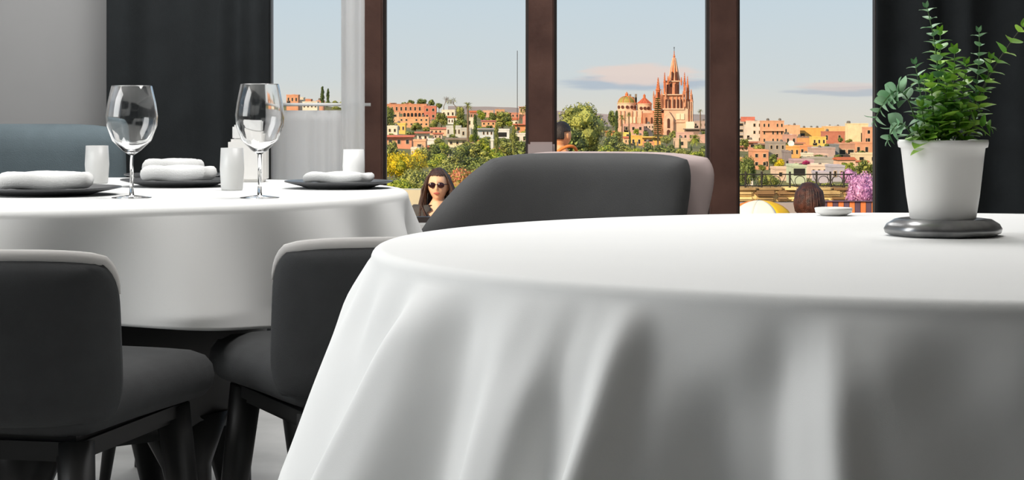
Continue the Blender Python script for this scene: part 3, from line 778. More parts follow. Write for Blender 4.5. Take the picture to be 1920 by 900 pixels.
def cap_hair(bm, M, face=True, g=1.10, low=-.35, lowf=.42, seed=1, ears=False):
    q = bmesh.ops.create_icosphere(bm, subdivisions=5, radius=1)['verts']; dele = []
    for v in q:
        x, y, z = v.co
        n_ = 1+.03*noise.noise(Vector((x*9, y*9, z*2)))
        lim = lowf if y < -.45 else (low if y > .1 else low+(lowf-low)*((.1-y)/.55))
        if ears and abs(x) > .55 and y < .5: lim = max(lim, .22)
        if z < lim: dele.append(v)
        v.co = M @ Vector((x*.080*g*n_, y*.096*g*n_+.004, z*.119*g*n_))
    bmesh.ops.delete(bm, geom=dele, context='VERTS')
def hair_long(t, M, k):
    bm = bmesh.new(); cap_hair(bm, M, low=-.6, lowf=.55)
    o = obj('hair', bm, HAIR, t, smooth=True); o.modifiers.new('s', 'SOLIDIFY').thickness = .010
    bm = bmesh.new(); r = random.Random(3); L = []
    for s in (-1, 1):
        for q in range(34):
            a = r.uniform(-.5, 1.3); y = -.02+a*.06; x = s*(.080+r.uniform(0, .025)); 
            end = -.29+r.uniform(-.05, .05)
            L.append([(s*.03, y*.5, .118), (s*.075, y*.8, .06), (x+s*.012, y, -.03), (x+s*r.uniform(.012, .04), y-.01, -.14), (x+s*r.uniform(-.01, .03), y-.035, end+.05), (x+s*r.uniform(-.03, .02), y-.045, end)])
    for q in range(24):
        x = r.uniform(-.08, .08); L.append([(x*.5, .05, .11), (x, .10, .04), (x*1.1, .10, -.08), (x*1.2, .09, -.2), (x*1.2, .085, -.3)])
    strands(bm, M, L, .009); obj('hair_locks', bm, HAIR, o, smooth=True)
def hair_short(t, M, k):
    bm = bmesh.new(); cap_hair(bm, M, low=-.30, lowf=.5, g=1.09, ears=True)
    o = obj('hair', bm, HAIRD, t, smooth=True); o.modifiers.new('s', 'SOLIDIFY').thickness = .008
def hair_bob(t, M, k):
    bm = bmesh.new(); cap_hair(bm, M, low=-.62, lowf=.5, g=1.38)
    o = obj('hair', bm, HAIRR, t, smooth=True); o.modifiers.new('s', 'SOLIDIFY').thickness = .01
    bm = bmesh.new(); r = random.Random(8); L = []
    for q in range(60):
        a = r.uniform(0, math.pi); ca, sa = math.cos(a), math.sin(a)
        L.append([(ca*.04, sa*.05, .135), (ca*.085, sa*.10, .08), (ca*.098, sa*.118, .0), (ca*.088, sa*.105, -.05), (ca*.05+r.uniform(-.01, .01), sa*.08, -.085)])
    bm.transform(Matrix.Identity(4)); L = [[(p[0]*1.18, p[1]*1.15, p[2]*1.12) for p in l_] for l_ in L]; strands(bm, M, L, .009); obj('hair_locks', bm, HAIRR, o, smooth=True)
JEANS = mat('blue_denim', '#3a4658', .9, var=.15, vscale=40)
WTOP = mat('white_grey_print_top', '#d8d6dc', .85, col2='#a8a6b4', vscale=24)
JACK = mat('dark_grey_jacket', '#4a4644', .85, var=.2, vscale=20, bump=.3, bscale=90)
JACK2 = mat('dark_green_grey_jacket', '#3c3e3a', .85, var=.2, vscale=20, bump=.3, bscale=90)
def tops_woman(t, garment, arms, k, off, V):
    sel = lambda i, p: i in (0, 1, 2)
    garment('top', lambda i, p: i in (0, 1, 2) , .010, WTOP, label='white printed top')
    garment('jacket', lambda i, p: i in (0, 1, 2, 3) or i in arms, .020, JACK, cut=lambda c: (abs(c.x) < (.060+.0*c.z) and c.y < 0) or c.z > 1.49*k, label='open dark grey jacket')
def tops_man(t, garment, arms, k, off, V):
    garment('jacket', lambda i, p: i in (0, 1, 2, 3) or i in arms, .022, JACK2, cut=lambda c: c.z > (1.485+off)*k)
    pts = []
    for a in range(33):
        f = a/32*2*math.pi; x = .03+.15*math.cos(f)*1.0; pts.append(Vector((math.cos(f)*.155*k+.02, math.sin(f)*.155*k+.005, (1.33+off)*k+.16*k*math.cos(f)*-1)))
    bm = tube(bmesh.new(), pts, .016, 8); obj('bag_strap', bm, mat('orange_strap', '#e8843c', .7, var=.1), t, smooth=True)
def tops_sit(t, garment, arms, k, off, V):
    garment('shirt', lambda i, p: i in (0, 1, 2, 3) or i in arms, .016, JACK)
dW = 13.5; person('woman with long brown hair, sunglasses and open dark jacket facing the window', (PX(822, dW), dW, TR), 0, PZ(318, dW)-TR-.00, 'stand', R(-6), hair_long, tops_woman, SKIN, JEANS, sunglasses=True, w=.92)
dM = 19.5; person('man seen from behind with short dark hair and an orange bag strap', (PX(1052, dM), dM, TR), R(128), PZ(230, dM)-TR, 'stand', R(12), hair_short, tops_man, SKIN2, JEANS)
dS = 16.6
person('seated person seen from behind, auburn brown hair, right window pane', (PX(1517, dS), dS, TR), R(180), (PZ(353, dS)-TR)*1.7/1.2/1.0, 'sit', R(8), hair_bob, tops_sit, SKIN2, JEANS)
# chair for the seated person
t = thing('terrace_stool', 'plain dark wooden stool carrying the seated person', 'stool', (PX(1517, dS), dS, TR))
hs = .43
bxo('seat', BLACKW, -.2, .2, -.2, .2, hs-.15, hs-.12, t, .01)
for sx in (-1, 1):
    for sy in (-1, 1): obj('leg', tube(bmesh.new(), [(sx*.15, sy*.15, hs-.14), (sx*.19, sy*.19, 0)], [.02, .015], 8), BLACKW, t)

exec_city = True
# ============================================================ CITY TERRAIN
def yr(px):
    pts = [(-2500, 195), (520, 195), (720, 204), (880, 212), (1000, 224), (1120, 236), (1300, 238), (1400, 246), (1600, 248), (4500, 250)]
    return interp(pts, px)
def yg(px, d): return yr(px)+75*((1200/d)**.6-1)
def gz(px, d): return CZ+(HY-yg(px, d))*d/F
def depth(px, py):
    v = (py-yr(px))/75+1
    return max(40, min(1190, 1200/(v**(1/.6)) if v > 1 else 1190))
bm = bmesh.new(); rows = []; ds = [25.4, 32, 40, 55, 75, 100, 130, 170, 220, 280, 350, 430, 520, 620, 730, 850, 970, 1090, 1200, 1230]
pxs = [(-2500+i*70) for i in range(101)]
for i, dd in enumerate(ds):
    row = []
    for px in pxs:
        z = gz(px, dd) if dd <= 1200 else gz(px, 1200)-30
        X = PX(px, dd); n_ = .6*noise.noise(Vector((X*.02, dd*.02, 0)))*min(1, dd/200)
        row.append(bm.verts.new((X, dd, z+n_*.6-.3)))
    rows.append(row)
for a, b in zip(rows, rows[1:]):
    for i in range(len(pxs)-1): bm.faces.new((a[i], a[i+1], b[i+1], b[i]))
o = obj('ground', bm, mat('dry_scrub_ground', '#8a7a4c', 1, col2='#59602c', vscale=.08), smooth=True); o['kind'] = 'structure'
# distant ridge
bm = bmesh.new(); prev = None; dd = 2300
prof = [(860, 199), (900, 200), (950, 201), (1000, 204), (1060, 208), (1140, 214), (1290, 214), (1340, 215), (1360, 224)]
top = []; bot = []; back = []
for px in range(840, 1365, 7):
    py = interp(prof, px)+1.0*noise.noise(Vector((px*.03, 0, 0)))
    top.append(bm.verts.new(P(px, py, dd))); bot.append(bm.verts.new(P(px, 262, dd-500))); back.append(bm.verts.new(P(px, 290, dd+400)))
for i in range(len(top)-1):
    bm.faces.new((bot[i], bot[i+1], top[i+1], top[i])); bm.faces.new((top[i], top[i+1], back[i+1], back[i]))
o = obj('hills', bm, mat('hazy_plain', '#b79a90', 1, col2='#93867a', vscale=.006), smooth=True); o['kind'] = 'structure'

# ============================================================ BUILDINGS
DARKW = mat('dark_window_glass', '#2c2826', .25)
CM = {}
def cmat(h):
    if h not in CM: CM[h] = mat('render_'+h.strip('#'), tuple(a*.82+b*.18 for a, b in zip(lin(h), (.78, .66, .52))), .9, var=.14, vscale=.5, bump=.3, bscale=3)  # town colours blended toward warm cream: distance haze put into the colour
    return CM[h]
TILE = mat('terracotta_tile', '#c8663a', .9, var=.25, vscale=2.0, bump=.5, bscale=9)
FP = []
def clash(x0, x1, d, dep):
    a, b = PX(x0, d)-1, PX(x1, d)+1
    return any(a < q[1] and b > q[0] and d-1.5 < q[3] and d+dep+1.5 > q[2] for q in FP)
def building(label, x0, x1, yt, yb, col, wins=None, roof='flat', rcol=None, d=None, dep=7, yaw=0, parapet=True, extra=(), cat='house', winwh=(.34, .42), shut=None, door=None, name='house'):
    d = d or depth((x0+x1)/2, yb)
    X0_, X1_ = PX(x0, d), PX(x1, d); zt_, zb_ = PZ(yt, d), PZ(yb, d)
    for _ in range(30):
        if not clash(x0, x1, d, dep): break
        d += 1.5
    X0_, X1_ = PX(x0, d), PX(x1, d); zt_, zb_ = PZ(yt, d), PZ(yb, d); FP.append((X0_, X1_, d, d+dep))
    cx = (X0_+X1_)/2; w = X1_-X0_; h = zt_-zb_; ext = 2.5+d*.004
    t = thing(name, label, cat, (cx, d, zb_-ext), R(yaw)); H = h+ext
    m = cmat(col)
    wseed = 1
    wl = bxo('walls', m, -w/2, w/2, 0, dep, 0, H, t)
    px = d/F
    if roof == 'flat':
        if parapet:
            bm = bmesh.new(); e = .25; ph = max(.35, .9*px)
            box(bm, -w/2-.08, w/2+.08, -.08, e, H, H+ph); box(bm, -w/2-.08, w/2+.08, dep-e, dep+.08, H, H+ph); box(bm, -w/2-.08, -w/2+e, e, dep-e, H, H+ph); box(bm, w/2-e, w/2+.08, e, dep-e, H, H+ph)
            o = obj('parapet', bm, cmat(rcol) if rcol else m, t)
    elif roof == 'gable':
        bm = bmesh.new(); rh = min(h*.3, 2.5); e = .35
        a = [(-w/2-e, -e, H), (w/2+e, -e, H), (w/2+e, dep+e, H), (-w/2-e, dep+e, H), (-w/2-e, dep/2, H+rh), (w/2+e, dep/2, H+rh)]
        v = [bm.verts.new(p) for p in a]
        for f in ((0, 1, 5, 4), (2, 3, 4, 5), (0, 4, 3), (1, 2, 5), (0, 3, 2, 1)): bm.faces.new([v[i] for i in f])
        obj('roof', bm, TILE if not rcol else cmat(rcol), t)
    elif roof == 'slab':
        bxo('roof', cmat(rcol or '#b5583a'), -w/2-.6, w/2+.6, -1.0, dep+.3, H, H+.35, t)
    if roof == 'flat':
        rr_ = random.Random(int(x0*7+yt)); extra = list(extra)
        for _ in range(rr_.choice((1, 2, 2, 3))):
            a_ = rr_.uniform(.05, .7); extra.append(('hut', a_, a_+rr_.uniform(.1, .25), rr_.uniform(1, 2.6), rr_.choice(('#d89a70', '#e4d8c8', '#c87850', '#b0a094', '#8a6a58'))))
        if rr_.random() < .5: extra.append(('tank', rr_.uniform(.1, .9)))
        if rr_.random() < .4: extra.append(('void', .05, rr_.uniform(.2, .35), .02, .35))
    if wins:
        nc, nr = wins; cw = w/nc; rh = h/nr
        for r in range(nr):
            for c_ in range(nc):
                if nc*nr > 3 and WR.random() < .12: continue
                ww = cw*winwh[0]; wh = rh*winwh[1]; wx = -w/2+cw*(c_+.5); wz = ext+rh*(r+.5)
                bm = bmesh.new(); fr = max(.08, .12*ww)
                box(bm, wx-ww/2-fr, wx+ww/2+fr, -.07, .02, wz-wh/2-fr, wz-wh/2); box(bm, wx-ww/2-fr, wx+ww/2+fr, -.07, .02, wz+wh/2, wz+wh/2+fr)
                box(bm, wx-ww/2-fr, wx-ww/2, -.07, .02, wz-wh/2, wz+wh/2); box(bm, wx+ww/2, wx+ww/2+fr, -.07, .02, wz-wh/2, wz+wh/2)
                wi = obj('window', bm, cmat(shut or '#d8b48c'), t)
                bxo('pane', DARKW, wx-ww/2, wx+ww/2, -.03, .01, wz-wh/2, wz+wh/2, wi)
    for e in extra:
        k = e[0]
        if k == 'door':
            _, fx, fw, fh = e; bxo('door', cmat('#4a3428'), -w/2+w*fx-w*fw/2, -w/2+w*fx+w*fw/2, -.06, .02, ext, ext+h*fh, t)
        if k == 'void':   # dark recess: fx0, fx1, fz0, fz1
            _, a, b, c_, e_ = e; bxo('opening', DARKW, -w/2+w*a, -w/2+w*b, -.05, .02, ext+h*c_, ext+h*e_, t)
        if k == 'band':
            _, c_, e_, hc = e; bxo('balcony_band', cmat(hc), -w/2-.2, w/2+.2, -.9, .0, ext+h*c_, ext+h*e_, t)
        if k == 'arches':
            _, n_, a, b = e
            for q in range(n_):
                cxa = -w/2+w*(q+.5)/n_; r_ = w/n_*.33; zb2 = ext+h*a; zt2 = ext+h*b-r_
                bm = bmesh.new(); v = [(cxa-r_, zb2), (cxa+r_, zb2)]+[(cxa+r_*math.cos(g/8*math.pi), zt2+r_*math.sin(g/8*math.pi)) for g in range(9)]
                f = bm.faces.new([bm.verts.new((x, -.05, z)) for x, z in v]); g_ = bmesh.ops.extrude_face_region(bm, geom=[f]); bmesh.ops.translate(bm, vec=(0, .07, 0), verts=[q2 for q2 in g_['geom'] if isinstance(q2, bmesh.types.BMVert)])
                obj('arch_opening', bm, DARKW, t)
        if k == 'tank':
            _, fx = e; tk = min(1, d/800); bm = lathe(bmesh.new(), [(r_*tk, z_*tk) for r_, z_ in ((0, 0), (.55, 0), (.6, .1), (.6, 1.0), (.35, 1.3), (0, 1.35))], 14, c=(-w/2+w*fx, dep*.4, H)); obj('water_tank', bm, cmat('#3a3838'), t)
        if k == 'hut':
            _, a, b, hh, hc = e; bxo('roof_hut', cmat(hc), -w/2+w*a, -w/2+w*b, 1, dep*.7, H, H+hh*px, t)
        if k == 'dish':
            _, fx = e; bm = lathe(bmesh.new(), [(0, 0), (.5, .06), (.85, .25), (.82, .27), (.45, .09), (0, .03)], 18)
            bmesh.ops.rotate(bm, verts=bm.verts, cent=(0, 0, 0), matrix=Matrix.Rotation(R(70), 3, 'X')); bmesh.ops.translate(bm, vec=(-w/2+w*fx, .5, H+.9), verts=bm.verts)
            obj('satellite_dish', bm, cmat('#e8e4dc'), t, smooth=True)
    return t
REG = []
INFL = []
B_ = building
WR = random.Random(77)
def B(label, x0, x1, yt, yb, *a, **k):
    REG.append(((x0+x1)/2, (yt+yb)/2, label)); return B_(label, x0, x1, yt, yb, *a, **k)
# ---- leftmost pane (hazy hill)
B('small orange block on the hazy ridge left of the twin cypresses', 537, 559, 179, 194, '#d9895c', (3, 1), d=820)
B('low cream house right behind the orange block on the leftmost ridge', 556, 569, 184, 196, '#e6d9c4', None, d=830)
B('long pale house on the ridge under the twin cypresses', 567, 595, 192, 205, '#e8dcc8', (4, 1), d=780)
B('small coral house beside the right twin cypress', 593, 606, 190, 199, '#d88e70', (1, 1), d=800)
B('tiny terracotta roof block on the leftmost ridge', 569, 583, 187, 193, '#cf7a52', None, d=840)
# ---- second pane
B('long terracotta terrace of houses along the top of the left hill', 722, 800, 196, 212, '#cf7648', (9, 1), dep=14, extra=(('hut', .1, .25, 3, '#c86f48'), ('hut', .5, .62, 3, '#d48050')))
B('square brick-red house at the right end of the left hilltop terrace', 795, 818, 200, 224, '#c4502e', (2, 2))
B('orange hillside house with a row of arches', 755, 797, 209, 222, '#dc8a55', None, extra=(('arches', 6, .1, .8),))
B('wide orange two-storey house below the arched one on the left hill', 748, 804, 221, 237, '#e39a62', (6, 2), extra=(('tank', .8),))
B('pale peach house at the left window post below the hilltop', 720, 748, 212, 232, '#e2a878', (2, 2))
B('small golden yellow house on the left hillside', 744, 760, 233, 248, '#e8bc38', (2, 1))
B('cream cottage left of the golden yellow house', 726, 745, 238, 251, '#e9dcc0', (2, 1))
B('long low house with tomato-red roof edge, mid left hill', 806, 837, 242, 252, '#e6b088', (4, 1), roof='gable', rcol='#d85a34')
B('white house with dark doorway under the red-edged roof', 782, 803, 250, 268, '#eee4d4', (2, 1), roof='slab', rcol='#b04a34')
B('broad salmon house with rust roof at the second pane left edge', 724, 772, 257, 275, '#dc7f56', (3, 1), roof='slab', rcol='#c4452c')
B('narrow peach house in front of the rust-roofed one', 775, 798, 265, 284, '#e8a070', (1, 1), extra=(('door', .7, .2, .6),))
B('small white dome-roofed shed beside the peach house', 802, 820, 263, 276, '#ece4da', None)
B('grey-white flat-roofed villa in the middle of the second pane', 837, 864, 238, 256, '#c9c6bc', (4, 1))
B('pale grey annex right of the grey-white villa', 864, 883, 242, 258, '#b8b4aa', (2, 1))
B('cream house among trees beneath the bare trees', 828, 853, 207, 220, '#e9dcc2', (3, 1))
B('ivory house right of the tall palm trunk', 876, 893, 222, 238, '#e4d8bc', (2, 1))
B('bluish white long house left of the first cypress pair', 896, 925, 243, 256, '#cfd4da', (4, 1), roof='slab', rcol='#8a8a90')
B('white garage with dark opening between the cypresses', 930, 955, 244, 258, '#e0dcd8', None, extra=(('void', .15, .8, .1, .7),))
B('small red-roofed house below the round tree', 903, 929, 228, 236, '#e6a06a', (3, 1), roof='gable', rcol='#c4452c')
B('orange house with flat rust roof by the second window post', 964, 996, 234, 249, '#dc8038', (2, 1), roof='slab', rcol='#d0562a')
B('rose red tall house at the second window post', 980, 1000, 216, 234, '#cf6a58', (1, 2))
B('white wall house below the orange one by the second post', 966, 1000, 252, 268, '#dcd4c8', (3, 1))
B('slim grey-white gatepost building in front of the cypresses', 920, 925, 264, 290, '#dcd8cc', None, dep=2)
B('pale pink ridge-top house between palm and round tree', 905, 925, 208, 218, '#dca080', (2, 1))
B('ochre ridge-top house with antenna', 928, 946, 206, 216, '#d08c5c', (2, 1))
B('dark-roofed cream bungalow low in the second pane', 840, 875, 262, 274, '#e2d4ae', (3, 1), roof='slab', rcol='#6c5446')
B('sand-coloured house half hidden in trees, left of the bungalow', 826, 842, 283, 296, '#dcc49a', (1, 1))
# ---- third pane, round the church
B('long orange-red roof at the left foot of the church', 1137, 1156, 247, 254, '#e8892e', None, roof='slab', rcol='#e8892e')
B('bright yellow house under the church, left part', 1182, 1204, 256, 275, '#f0b010', (2, 1), d=640, extra=(('door', .6, .15, .5),))
B('golden yellow long house under the Norfolk pine', 1205, 1239, 258, 268, '#e8a41c', None, roof='slab', rcol='#f2b82a', d=655, extra=(('void', .08, .55, .05, .6),))
B('small lemon yellow wall house below the palms', 1170, 1184, 250, 257, '#ead24a', (1, 1), d=700)
B('pink long house before the church nave', 1168, 1207, 234, 248, '#d99a86', (3, 1), d=840, extra=(('void', .05, .25, .1, .8),))
B('pale rose convent wing left of the nave', 1204, 1226, 234, 250, '#e2b8a0', (4, 2), d=835)
B('dark-canopied cafe house at the tower foot', 1286, 1322, 243, 249, '#7c5648', None, roof='slab', rcol='#4c3c38', d=820)
B('small pink house below the dark canopy', 1270, 1300, 250, 262, '#d8a090', (3, 1), d=740)
B('beige house left of the fan palms', 1266, 1289, 261, 277, '#d8b290', (1, 1), d=620)
B('rosy terrace house by the third window post', 1300, 1335, 254, 272, '#cf9886', (2, 1), d=720)
B('grey-roofed long row right of the tower', 1300, 1345, 228, 240, '#b8968a', (5, 1), d=980)
# ---- right pane
rp_ = [
 ('grey-blue balcony block at the right side of the third post', 1380, 1400, 228, 262, '#b9a8a0', (1, 3), {}),
 ('white-pink tall house with coral roof pavilion', 1399, 1430, 228, 268, '#ead0bc', (3, 3), dict(extra=(('hut', -.25, .55, 9, '#cf5436'),))),
 ('large salmon apartment block with rows of windows', 1429, 1470, 228, 270, '#dc9468', (5, 3), dict(extra=(('tank', .3), ('tank', .85), ('band', .58, .63, '#e0a078')))),
 ('peach back house right of the salmon block', 1470, 1500, 236, 256, '#e6a878', (4, 1), dict(extra=(('tank', .7),))),
 ('dusty pink house below the peach back house', 1472, 1494, 254, 274, '#c98a78', (2, 1), {}),
 ('long saffron yellow house on the skyline', 1500, 1545, 241, 256, '#f0a428', None, dict(extra=(('tank', .2), ('tank', .5), ('tank', .75), ('void', .02, .2, .0, .4)))),
 ('peach long skyline house right of the yellow one', 1544, 1588, 238, 250, '#eab06c', None, dict(extra=(('tank', .3),))),
 ('brick-red terrace with planted roof garden', 1544, 1592, 248, 268, '#b8502f', (4, 1), {}),
 ('tall cream house with narrow dark door on the right skyline', 1590, 1628, 233, 269, '#eed3a0', None, dict(extra=(('void', .64, .83, .06, .55), ('tank', .06)))),
 ('apricot house at the right curtain edge on the skyline', 1622, 1650, 240, 270, '#dc8f66', (2, 2), {}),
 ('orange cube house below the saffron house', 1496, 1523, 258, 271, '#dd8c3c', None, dict(rcol='#6a5a54')),
 ('bright yellow house with three small windows', 1523, 1549, 258, 273, '#edc040', (3, 1), {}),
 ('yellow-orange house under the satellite dish', 1471, 1499, 276, 294, '#eb9c34', (3, 1), dict(extra=(('dish', .45),))),
 ('vivid orange house with two small square windows', 1498, 1523, 275, 292, '#e2843e', (2, 1), {}),
 ('mauve grey house with cluttered roof', 1522, 1566, 279, 298, '#b3918a', None, dict(extra=(('hut', .1, .3, 3, '#e8e4e0'), ('hut', .5, .85, 4, '#8c8c90'), ('tank', .4)))),
 ('steel grey narrow slab building', 1563, 1573, 273, 297, '#5c6670', None, {}),
 ('brick house with two dark window bays at right', 1572, 1603, 271, 299, '#bf7c5c', (2, 1), dict(winwh=(.7, .3))),
 ('coral house at the right beyond the brick house', 1602, 1648, 269, 292, '#d88a5c', (3, 1), {}),
 ('cream low house behind the purple bougainvillea', 1604, 1650, 290, 306, '#dfc49a', (2, 1), {}),
 ('brown timber pavilion left of the grey brick wall', 1422, 1441, 272, 286, '#8c5a40', (2, 1), dict(roof='slab', rcol='#6a3c2c')),
 ('grey stone wall house with three dark openings', 1441, 1473, 268, 300, '#94847a', (3, 2), {}),
 ('orange and white patched house at lower left of the right pane', 1411, 1441, 284, 315, '#dc8a5a', (2, 2), dict(extra=(('void', .75, .95, .1, .4),))),
 ('slim dark mauve chimney house', 1474, 1484, 286, 310, '#75666c', None, {}),
 ('rose lilac wall house in the middle of the right pane', 1488, 1526, 302, 314, '#bc96a0', (4, 1), {}),
 ('low grey wall with flat top in the right pane', 1512, 1566, 298, 311, '#9c948c', None, {}),
 ('wide pinkish white house just above the railing', 1520, 1562, 312, 332, '#e9c8b4', (4, 1), {}),
 ('mint green house with grey shutter above the railing', 1486, 1512, 313, 342, '#b8c4a4', None, dict(extra=(('void', .08, .9, .45, .9),))),
 ('pale lilac painted wall behind the railing', 1536, 1560, 327, 352, '#b2a6b4', None, {}),
 ('lavender grey house left of the bougainvillea', 1560, 1584, 314, 338, '#a8a2b2', (2, 1), {}),
 ('white low house at the lower left of the right pane', 1380, 1412, 330, 350, '#ddd4c8', (2, 1), {}),
 ('small pink house left of the magenta bush', 1455, 1490, 318, 336, '#dcb8a0', (2, 1), {}),
 ('peach gable house in the right pane centre', 1573, 1604, 300, 316, '#e6b494', (2, 1), dict(roof='gable')),
]
for lb, a, b, c_, d_, col, w_, kw in rp_: B(lb, a, b, c_, d_, col, w_, **kw)

INF = random.Random(5)
TONES = [('orange', '#dc8a50'), ('cream', '#e8dcc0'), ('coral', '#d67c5c'), ('ochre', '#d8a448'), ('pale pink', '#deb4a0'), ('white', '#e6e2da'), ('brick-brown', '#a8644a'), ('peach', '#e8b080')]
spots = []
for (xa, xb, ya, yb_, n_) in ((724, 988, 212, 296, 34), (1384, 1636, 252, 316, 26), (1150, 1328, 240, 276, 9)):
    for _ in range(n_):
        px = INF.uniform(xa, xb); yb2 = INF.uniform(ya, yb_); spots.append((px, yb2))
for px, yb2 in spots:
    w = INF.uniform(10, 24); h = INF.uniform(7, 13); tn, col = INF.choice(TONES)
    if any(abs(px-q[0]) < 15 and abs(yb2-h/2-q[1]) < 7 for q in REG): continue
    c = sorted(REG, key=lambda q: math.hypot(q[0]-px, (q[1]-yb2+h/2)*1.3)); lb = None
    for q in c[:10]:
        dx, dy = px-q[0], yb2-h/2-q[1]
        if len(q[2].split()) > 9: continue
        lb = 'small %s house %s the %s' % (tn, ('right of' if dx > 0 else 'left of') if abs(dx) > abs(dy) else ('below' if dy > 0 else 'above'), q[2])
        if not any(lb == u for u in INFL): break
        lb = None
    if not lb: continue
    INFL.append(lb)
    B_(lb, px-w/2, px+w/2, yb2-h, yb2, col, (INF.choice((1, 2, 3)), 1), roof=INF.choice(('flat', 'flat', 'gable', 'slab')), d=depth(px, yb2)+16, dep=6)

# ============================================================ CHURCH
CD = 885.0; s = CD/F
CST = mat('pink_sandstone', '#dc9c78', .9, col2='#c07a58', vscale=.35, bump=.6, bscale=2)
CSTL = mat('pale_rose_stone', '#ecc9a8', .9, col2='#d9a688', vscale=.25, bump=.4, bscale=2)
CSTO = mat('orange_pinnacle_stone', '#dd8452', .9, col2='#b8603c', vscale=.5, bump=.5, bscale=3)
DOMEG = mat('green_gold_dome_tile', '#b89a4a', .6, col2='#7c7c3c', vscale=.6)
DOMER = mat('red_dome_tile', '#c25f42', .7, var=.2, vscale=.8)
OPEN = mat('dark_belfry_opening', '#5a3428', .9)
cx0, cz0 = 1265, 255
ch_ = thing('church', 'pink stone gothic church with tall pointed spire and two domes', 'church', P(cx0, cz0, CD))
def LX(px): return (px-cx0)*s
def LZ(py): return (cz0-py)*s
def cbox(name, m, x0, x1, y0, y1, yf=0, dep=14, parent=None): return bxo(name, m, LX(x0), LX(x1), yf, yf+dep, LZ(y1), LZ(y0), parent or ch_)
def arch(px, r, y0, y1, yf, m=OPEN, name='arched_window', parent=None, pointed=True, dep=.4):
    bm = bmesh.new(); x = LX(px); rr = r*s; zb_ = LZ(y1); zt_ = LZ(y0)-rr*(1.3 if pointed else 1)
    v = [(x-rr, zb_), (x+rr, zb_)]
    for g in range(9):
        a = g/8*math.pi; v.append((x+rr*math.cos(a), zt_+rr*(math.sin(a)*(1.3 if pointed else 1))))
    f = bm.faces.new([bm.verts.new((X, yf-.15, z)) for X, z in v]); g_ = bmesh.ops.extrude_face_region(bm, geom=[f]); bmesh.ops.translate(bm, vec=(0, dep, 0), verts=[q for q in g_['geom'] if isinstance(q, bmesh.types.BMVert)])
    return obj(name, bm, m, parent or ch_)
def pinnacle(px, ya, yb, wpx, yc, m=CSTO, shaft=None, y=None, seg=6):
    """pointed pinnacle: shaft from yb up to shaft, then cone to ya with crockets and a finial"""
    bm = bmesh.new(); x = LX(px); w = wpx*s/2; zs = LZ(shaft if shaft else ya+(yb-ya)*.55)
    lathe(bm, [(0, LZ(yb)), (w, LZ(yb)), (w, zs-.4), (w*1.25, zs-.3), (w*1.25, zs), (w*.95, zs+.1), (w*.5, zs+(LZ(ya)-zs)*.5), (w*.16, LZ(ya)-.5), (w*.34, LZ(ya)-.3), (w*.1, LZ(ya)-.1), (0, LZ(ya))], seg, c=(x, yc, 0))
    # little crockets
    for k in range(4):
        f = .2+k*.2; r_ = w*(.95-.75*f); z = zs+(LZ(ya)-zs)*f
        for a in range(4): box(bm, x+r_*math.cos(a*1.57+.78)-.12, x+r_*math.cos(a*1.57+.78)+.12, yc+r_*math.sin(a*1.57+.78)-.12, yc+r_*math.sin(a*1.57+.78)+.12, z-.15, z+.2)
    return obj('pinnacle', bm, m, ch_)
# tower body: three stacked stages
cbox('tower_base', CSTL, 1245, 1290, 204, 262, 0, 12)
cbox('tower_stage', CST, 1244, 1281, 178, 205, .6, 10)
bm = lathe(bmesh.new(), [(0, LZ(180)), (7.6*1.75*s, LZ(180)), (7.6*1.75*s, LZ(152)), (0, LZ(152))], 8, c=(LX(1263), 5.6, 0)); bmesh.ops.rotate(bm, verts=bm.verts, cent=(LX(1263), 5.6, 0), matrix=Matrix.Rotation(R(22.5), 3, 'Z')); obj('belfry', bm, CST, ch_)
for y0, y1 in ((176.5, 178.5), (203, 206), (228, 229.5)): cbox('cornice', CSTL, 1242.5, 1283, y0, y1, -.4, 12)
bxo('cornice', CSTL, LX(1249), LX(1277), 2.2, 9, LZ(153), LZ(151), ch_)
yf = 5.6-13.3*s*.924
for px in (1258.5, 1268.2): arch(px, 2.0, 156, 176, yf)
for px in (1252.2, 1273.8): arch(px, 1.1, 158, 176, yf+.75)
for px in (1249.5, 1256, 1264.8, 1271.8, 1277.8): arch(px, 1.7, 186, 203, .6)
for px in (1252.5, 1260.5, 1268.5, 1275): # slim colonnettes
    bxo('colonnette', CSTL, LX(px)-.14, LX(px)+.14, .2, .7, LZ(204), LZ(181), ch_)
# open spire with ribs
bm = lathe(bmesh.new(), [(0, LZ(153)), (10.2*s, LZ(153)), (8.6*s, LZ(143)), (5.4*s, LZ(125)), (2.2*s, LZ(108)), (1.5*s, LZ(106.5)), (2.3*s, LZ(105)), (1.4*s, LZ(103.5)), (.5*s, LZ(98)), (1.1*s, LZ(97)), (0, LZ(94))], 8, c=(LX(1266), 5.6, 0)); obj('spire', bm, CSTO, ch_)
sp = CH and None
for k in range(8):
    a = k/8*2*math.pi; pts = [(LX(1266)+r_*s*math.cos(a), 5.6+r_*s*math.sin(a), LZ(y)) for r_, y in ((10.8, 153), (9.1, 143), (5.8, 125), (2.5, 108))]
    obj('spire_rib', tube(bmesh.new(), pts, .22, 5), CSTL, ch_)
for px, y0, y1, yo in ((1261.5, 134, 150, 0), (1270.2, 134, 150, 0)): arch(px, 1.4, y0, y1, 5.6-9.5*s, dep=1.2)
obj('cross', tube(tube(bmesh.new(), [(LX(1266), 5.6, LZ(95)), (LX(1266), 5.6, LZ(87))], .12, 5), [(LX(1264.8), 5.6, LZ(89)), (LX(1267.2), 5.6, LZ(89))], .12, 5), IRON, ch_)
